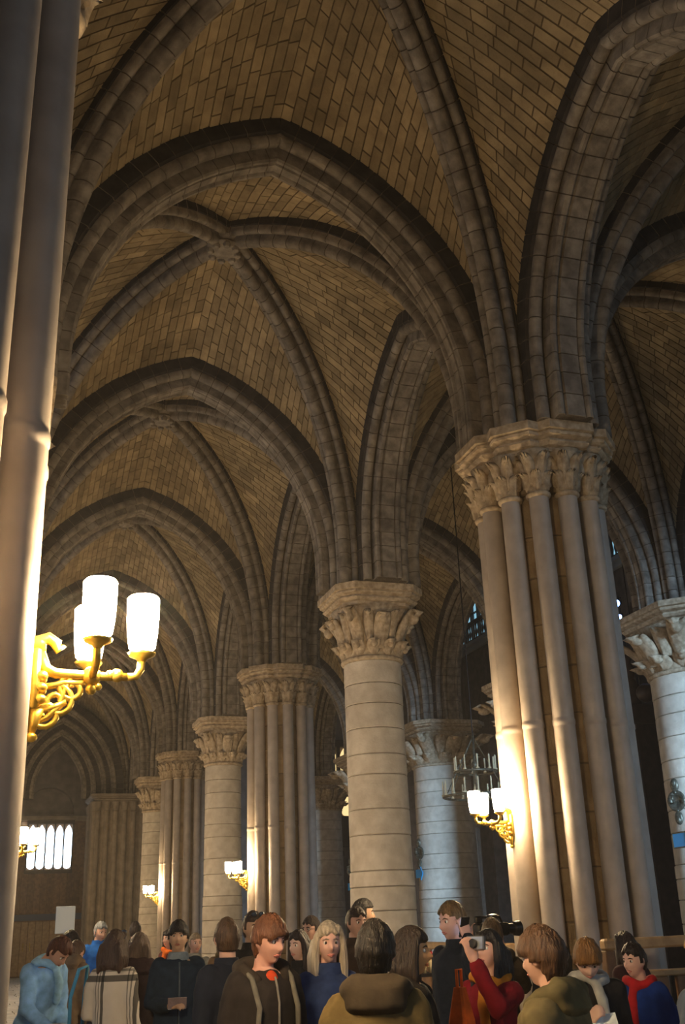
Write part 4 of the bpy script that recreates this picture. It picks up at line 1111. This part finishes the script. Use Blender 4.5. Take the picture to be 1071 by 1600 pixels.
mm = N.new('ShaderNodeMix'); mm.data_type = 'RGBA'; mm.blend_type = 'MULTIPLY'; mm.inputs[0].default_value = 1; L.new(s1, mm.inputs[6]); L.new(s2, mm.inputs[7])
mm2 = N.new('ShaderNodeMix'); mm2.data_type = 'RGBA'; mm2.blend_type = 'MULTIPLY'; mm2.inputs[0].default_value = 1; L.new(mm.outputs[2], mm2.inputs[6]); mm2.inputs[7].default_value = (.60, .52, .42, 1)
L.new(mm2.outputs[2], bs.inputs['Base Color'])

BLK, NAVY, BRN = (.018, .016, .017), (.012, .022, .05), (.06, .035, .022)
person('person in a light blue jacket bending over the display case at lower left', .46, 9.35, 1.71, 35, top=(.26, .50, .88), legs=(.10, .08, .07), hair=('short', (.11, .04, .025)), arms=('reach', 'low'), head=(10, 32), lean=.28, scarf=(.32, .60, .95))
person('person in a grey-brown coat bent forward just behind the light blue jacket', .76, 10.7, 1.66, 150, top=(.16, .115, .08), legs=(.04, .03, .03), hair=('short', (.09, .05, .035)), arms=('low', 'hold'), head=(0, 25), lean=.35, hem=.60, hood=(.16, .115, .08))
person('dark-haired woman in black in the distance under the white notice', 1.03, 13.2, 1.66, -75, top=BLK, hair=('bob', (.025, .018, .018)), female=True, skin=SK3)
person('grey-haired man in a bright blue jacket', 1.50, 14.9, 1.76, 18, top=(.01, .10, .42), legs=(.03, .03, .05), hair=('short', (.23, .25, .28)), head=(5, 12))
pl = person('woman seen from behind in a cream plaid coat with shoulder-length brown hair', .985, 8.6, 1.65, 148, topmat=MP, legs=(.02, .02, .03), hair=('bob', (.065, .034, .022)), female=True, arms=('down', 'hold'), hem=.60, bulk=1.0, shades=True)
person('person from behind in a long blackish plum coat and greying brown hair', 1.30, 9.55, 1.62, 170, top=(.035, .022, .026), legs=BLK, hair=('bob', (.16, .11, .09)), female=True, arms=('down', 'down'), hem=.60, hood=(.045, .028, .034), bulk=1.18)
person('small dark-haired head far off just right of the plaid coat woman', 2.10, 15.9, 1.74, 160, top=BLK, hair=('short', (.03, .02, .02)))
person('distant woman with an orange scarf behind the plum coat', 2.38, 14.6, 1.62, -60, top=(.10, .03, .03), hair=('bob', (.02, .015, .015)), female=True, scarf=(.75, .16, .02))
wm = person('black-haired man in a dark navy jacket with pale collar, facing out', 1.53, 8.95, 1.69, -6, top=(.02, .035, .06), legs=(.02, .03, .06), hair=('mop', (.018, .014, .014)), skin=SK2, arms=('hold', 'down'), head=(-8, -6), shirt=(.25, .30, .34), bulk=1.15, fine=True, hem=.80, zipc=(.10, .12, .14))
person('distant child-like face in grey just right of the navy jacket man', 2.34, 12.6, 1.58, 10, top=(.20, .20, .18), hair=('crop', (.25, .18, .12)))
sg = person('woman in a tan coat with dark sunglasses pushed up on her hair, looking down', 2.47, 11.5, 1.61, -12, top=(.22, .13, .065), legs=(.26, .17, .07), hair=('bob', (.12, .065, .035)), female=True, arms=('hold', 'chest'), head=(8, 26), shades=True, scarf=(.17, .12, .05))
person('man in a navy coat turned away, half hidden behind the young red-haired man', 1.47, 6.85, 1.69, -155, top=(.014, .018, .032), legs=NAVY, hair=('short', (.10, .055, .03)), bulk=1.15, head=(-25, 0))
person('person with sunglasses on top of dark hair directly behind the young red-haired man', 2.12, 8.9, 1.745, 15, top=BLK, hair=('short', (.06, .035, .025)), skin=SK2, shades=True)
yg = person('young man with red-brown fringe, black hooded jacket and orange-red shirt', 1.42, 5.70, 1.695, 14, top=(.028, .022, .021), legs=(.02, .02, .03), hair=('mop', (.17, .065, .030)), skin=(.66, .35, .28), arms=('down', 'pocket'), head=(14, 10), hood=(.04, .03, .024), shirt=(.62, .07, .02), fine=True, bulk=1.12, zipc=(.22, .20, .18))
person('dark-haired woman in black turned left, between the young man and blonde woman', 2.30, 8.1, 1.60, -55, top=BLK, hair=('long', (.03, .018, .016)), skin=SK3, female=True, head=(-5, 0))
person('man in glasses with dark hair turned left behind the blonde woman', 3.02, 10.2, 1.70, -62, top=BLK, hair=('short', (.03, .02, .018)), skin=SK1, glasses=1, scarf=(.55, .14, .03))
person('blonde woman in a blue jacket facing the viewer', 1.88, 6.05, 1.655, 4, top=(.025, .045, .13), legs=(.02, .03, .07), hair=('long', (.56, .46, .34)), skin=(.66, .38, .31), female=True, arms=('down', 'down'), head=(-10, 2), fine=True)
person('dark-haired young man behind the blonde woman, facing the viewer', 2.96, 8.75, 1.75, 20, top=(.05, .03, .022), hair=('short', (.045, .028, .02)), skin=SK1, head=(-5, 0))
person('tall man with black hair, farthest of the pair before the pale column', 3.36, 9.75, 1.83, 70, top=BLK, hair=('short', (.02, .016, .015)), skin=SK2, head=(10, 0))
pk = person('person from behind in an olive-brown parka with lowered hood and dark hair', 1.53, 4.30, 1.64, 160, top=(.15, .105, .04), legs=(.02, .02, .03), hair=('mop', (.020, .015, .012)), arms=('down', 'hold'), hood=(.060, .044, .028), head=(-12, 0), fine=True, bulk=1.18)
person('dark-haired woman in black in right profile beside the parka', 1.96, 5.02, 1.615, 60, top=(.018, .015, .014), hair=('bob', (.035, .022, .016)), skin=(.70, .36, .15), female=True, arms=('down', 'hold'), head=(4, 0), hood=(.035, .027, .02))
ph = person('fair-haired man in a dark jacket turned left, phone at his ear', 2.98, 6.75, 1.745, -68, top=(.014, .02, .034), legs=NAVY, hair=('short', (.21, .13, .06)), skin=(.68, .42, .38), arms=('down', 'ear'), head=(-10, 4), fine=True, bulk=1.1)
rd = person('woman in a red jacket with long black hair lifting a small camera', 2.60, 5.50, 1.58, -58, top=(.19, .006, .014), legs=(.02, .02, .03), hair=('long', (.012, .010, .012)), skin=(.66, .38, .30), female=True, arms=('hold', 'high'), head=(-6, -12), fine=True, scarf=(.55, .20, .02))
vd = person('brown-haired person behind the red jacket aiming a video camera', 3.50, 7.30, 1.63, 160, top=(.10, .07, .045), hair=('short', (.16, .10, .055)), arms=('face', 'high'), hood=(.10, .07, .045))
ol = person('brown-haired man from behind in an olive hooded coat, large at lower right', 2.18, 4.05, 1.60, -142, top=(.16, .125, .060), legs=(.03, .03, .03), hair=('mop', (.105, .052, .026)), skin=SK1, arms=('hold', 'down'), head=(-8, 6), hood=(.13, .105, .05), fine=True, bulk=1.2)
og = person('ginger-haired person in black looking down at a white object', 3.22, 5.55, 1.55, -18, top=BLK, legs=BLK, hair=('mop', (.22, .10, .025)), skin=(.62, .40, .32), arms=('chest', 'hold'), head=(-6, 34), scarf=(.38, .38, .36), fine=True)
bc = person('short person in a bright blue coat with a red neck warmer, turned left', 3.89, 6.10, 1.46, -72, top=(.006, .035, .21), legs=(.02, .02, .03), hair=('short', (.02, .013, .012)), skin=(.64, .40, .34), arms=('down', 'pocket'), head=(0, 4), scarf=(.42, .012, .018), bulk=1.15)
person('fair-haired person in a slate blue jacket cut by the right edge', 2.76, 3.78, 1.60, -80, top=(.075, .095, .14), hair=('mop', (.36, .22, .10)), arms=('down', 'down'), bulk=1.12)
person('person in black from behind between the ginger hair and the blue coat', 3.85, 7.05, 1.52, 165, top=BLK, hair=('bob', (.015, .012, .012)), female=True)
person('person in a dark plum coat behind the short blue coat', 4.62, 7.35, 1.50, -160, top=(.05, .018, .022), legs=BLK, hair=('bob', (.03, .018, .016)), female=True, bulk=1.15)
flush()

# ---------------------------------------------------------------- things in hands
def at_yaw(name, p, yaw_deg, rx=0.0):
    t = empty(name, tuple(p)); t.rotation_euler = (rx, 0, math.radians(yaw_deg)); return t
# compact camera of the woman in red (screen towards her = +y local)
p = rd['wr'][1]; t = at_yaw('compact_camera', p+np.array([.03, .0, .02]), -58, -.2)
MB().cbox(-.055, .055, -.016, .012, -.03, .04, .006).build('body', M['steel'], t); MB().cbox(-.045, .03, .012, .0145, -.022, .034, .002).build('display', M['screen'], t)
MB().lathe([(.026, 0), (.026, .014), (.022, .016), (.022, .034), (.016, .035)], 14).build('lens_barrel', M['black'], t, 0.6).rotation_euler = (PI/2, 0, 0)
tag(t, 'small silver camera with a glowing blue screen held up by the woman in red', 'camera')
p = ph['wr'][1]; t = at_yaw('mobile_phone', p+np.array([.0, .0, .0]), 12, .35)
MB().cbox(-.034, .034, -.005, .005, -.065, .065, .004).build('case', M['black'], t); MB().cbox(-.030, .030, .005, .0065, -.055, .055, .002).build('display', M['screen'], t)
MB().cbox(-.02, -.008, -.007, -.005, .04, .052, .002).build('lens_bump', M['lens'], t)
tag(t, 'dark phone held to the ear of the fair-haired man', 'phone')
p = (vd['wr'][1]+vd['wr'][-1])/2; t = at_yaw('video_camera', p+np.array([.06, 0, .04]), 8)
MB().cbox(-.16, .12, -.045, .045, -.04, .05, .012).build('body', M['black'], t)
MB().lathe([(.036, 0), (.038, .05), (.05, .06), (.055, .11), (.048, .112)], 16, (0, 0, 0)).build('lens_hood', M['black'], t, 0.6)
t.children[-1].location = (.12, 0, .005); t.children[-1].rotation_euler = (0, PI/2, 0)
MB().lathe([(.044, .104), (.03, .109), (.01, .112)], 14).build('front_glass', M['steel'], t, True); t.children[-1].location = (.12, 0, .005); t.children[-1].rotation_euler = (0, PI/2, 0)
MB().tube([(-.12, 0, .05), (-.10, 0, .09), (.06, 0, .09), (.08, 0, .05)], .010).build('handle', M['black'], t, True); MB().cbox(-.16, -.10, -.02, .02, .05, .10, .008).build('viewfinder', M['black'], t)
tag(t, 'dark video camera with a shiny lens hood held above the crowd', 'camera')
p = (og['wr'][1]+og['wr'][-1])/2; t = at_yaw('white_leaflet', p+np.array([0, -.02, .03]), -18, -.7)
MB().add([(-.07, 0, -.05), (0, .012, -.05), (0, .012, .06), (-.07, 0, .06), (-.07, .003, -.05), (0, .015, -.05), (0, .015, .06), (-.07, .003, .06)], [(3, 2, 1, 0), (4, 5, 6, 7), (0, 1, 5, 4), (1, 2, 6, 5), (2, 3, 7, 6), (3, 0, 4, 7)]).build('left_page', M['whitesign'], t)
MB().add([(0, .012, -.05), (.07, 0, -.05), (.07, 0, .06), (0, .012, .06), (0, .015, -.05), (.07, .003, -.05), (.07, .003, .06), (0, .015, .06)], [(3, 2, 1, 0), (4, 5, 6, 7), (0, 1, 5, 4), (1, 2, 6, 5), (2, 3, 7, 6), (3, 0, 4, 7)]).build('right_page', M['whitesign'], t)
tag(t, 'small white leaflet in the hands of the ginger-haired person', 'leaflet')
p = wm['wr'][-1]; t = at_yaw('folded_guide', p+np.array([0.01, -.03, .01]), -6, .5)
MB().cbox(-.07, .07, -.004, .004, -.045, .045, .002).build('cover', cloth((.30, .22, .22), .5), t); MB().cbox(-.066, .066, -.003, .003, -.047, -.045, .001).build('pages', M['whitesign'], t)
tag(t, 'pinkish folded guide held by the navy jacket man', 'leaflet')
# shoulder bag of the plaid-coat woman
w = pl['w']; t = empty('shoulder_bag', tuple(w((.27, .02, .86)))); t.rotation_euler = (0, .15, math.radians(148))
MB().cbox(-.04, .06, -.15, .15, -.16, .14, .03).build('bag_body', cloth((.08, .32, .55)), t); MB().cbox(-.02, .075, -.152, .152, .02, .145, .02).build('flap', cloth((.10, .38, .62)), t)
a = Vector(w((.30, -.02, 1.0)))-t.location
MB().tube([(.0, -.1, .13), (-.06, -.07, .38), (-.13, -.02, .575), (-.10, .06, .56), (-.03, .09, .38), (.0, .1, .13)], .014).build('strap', cloth((.08, .32, .55)), t, True)
tag(t, 'sky blue shoulder bag hanging beside the plaid-coat woman', 'bag')
t = empty('orange_bag', (2.30, 5.22, 1.0)); t.rotation_euler = (0, 0, math.radians(-58))
MB().stack([(sc(octagon(.07, .02), 1.1), -.24), (sc(octagon(.07, .02), 1.0), -.05), (sc(octagon(.07, .02), .75), .17), (sc(octagon(.07, .02), .35), .32)]).build('bag_body', cloth((.80, .13, .015)), t)
MB().tube([(0, -.02, .30), (0, -.02, .40), (0, .02, .40), (0, .02, .30)], .008).build('handles', cloth((.80, .13, .015)), t)
tag(t, 'bright orange carrier bag beside the woman in red', 'bag')

w = yg['w']; t = empty('backpack', tuple(w((0, .20, 1.15)))); t.rotation_euler = (0, 0, math.radians(14))
ww_ = lambda x, y, z: Vector((x, y-.20*yg['k'], (z-1.15)*yg['k']))
MB().cbox(-.13, .13, -.03, .10, -.22, .20, .04).build('pack', cloth((.05, .045, .04)), t); MB().cbox(-.10, .10, .10, .14, -.18, .02, .02).build('front_pocket', cloth((.06, .055, .05)), t)
for s in (-1, 1):
    MB().tube([ww_(s*.10, .16, 1.33), ww_(s*.115, .10, 1.452), ww_(s*.118, .0, 1.487), ww_(s*.112, -.085, 1.435), ww_(s*.108, -.158, 1.30), ww_(s*.118, -.145, 1.15), ww_(s*.16, .0, 1.02), ww_(s*.12, .16, 1.0)], .014, 8).build('strap', cloth((.17, .155, .13)), t, True)
tag(t, 'dark backpack with greyish straps worn by the young red-haired man', 'backpack')
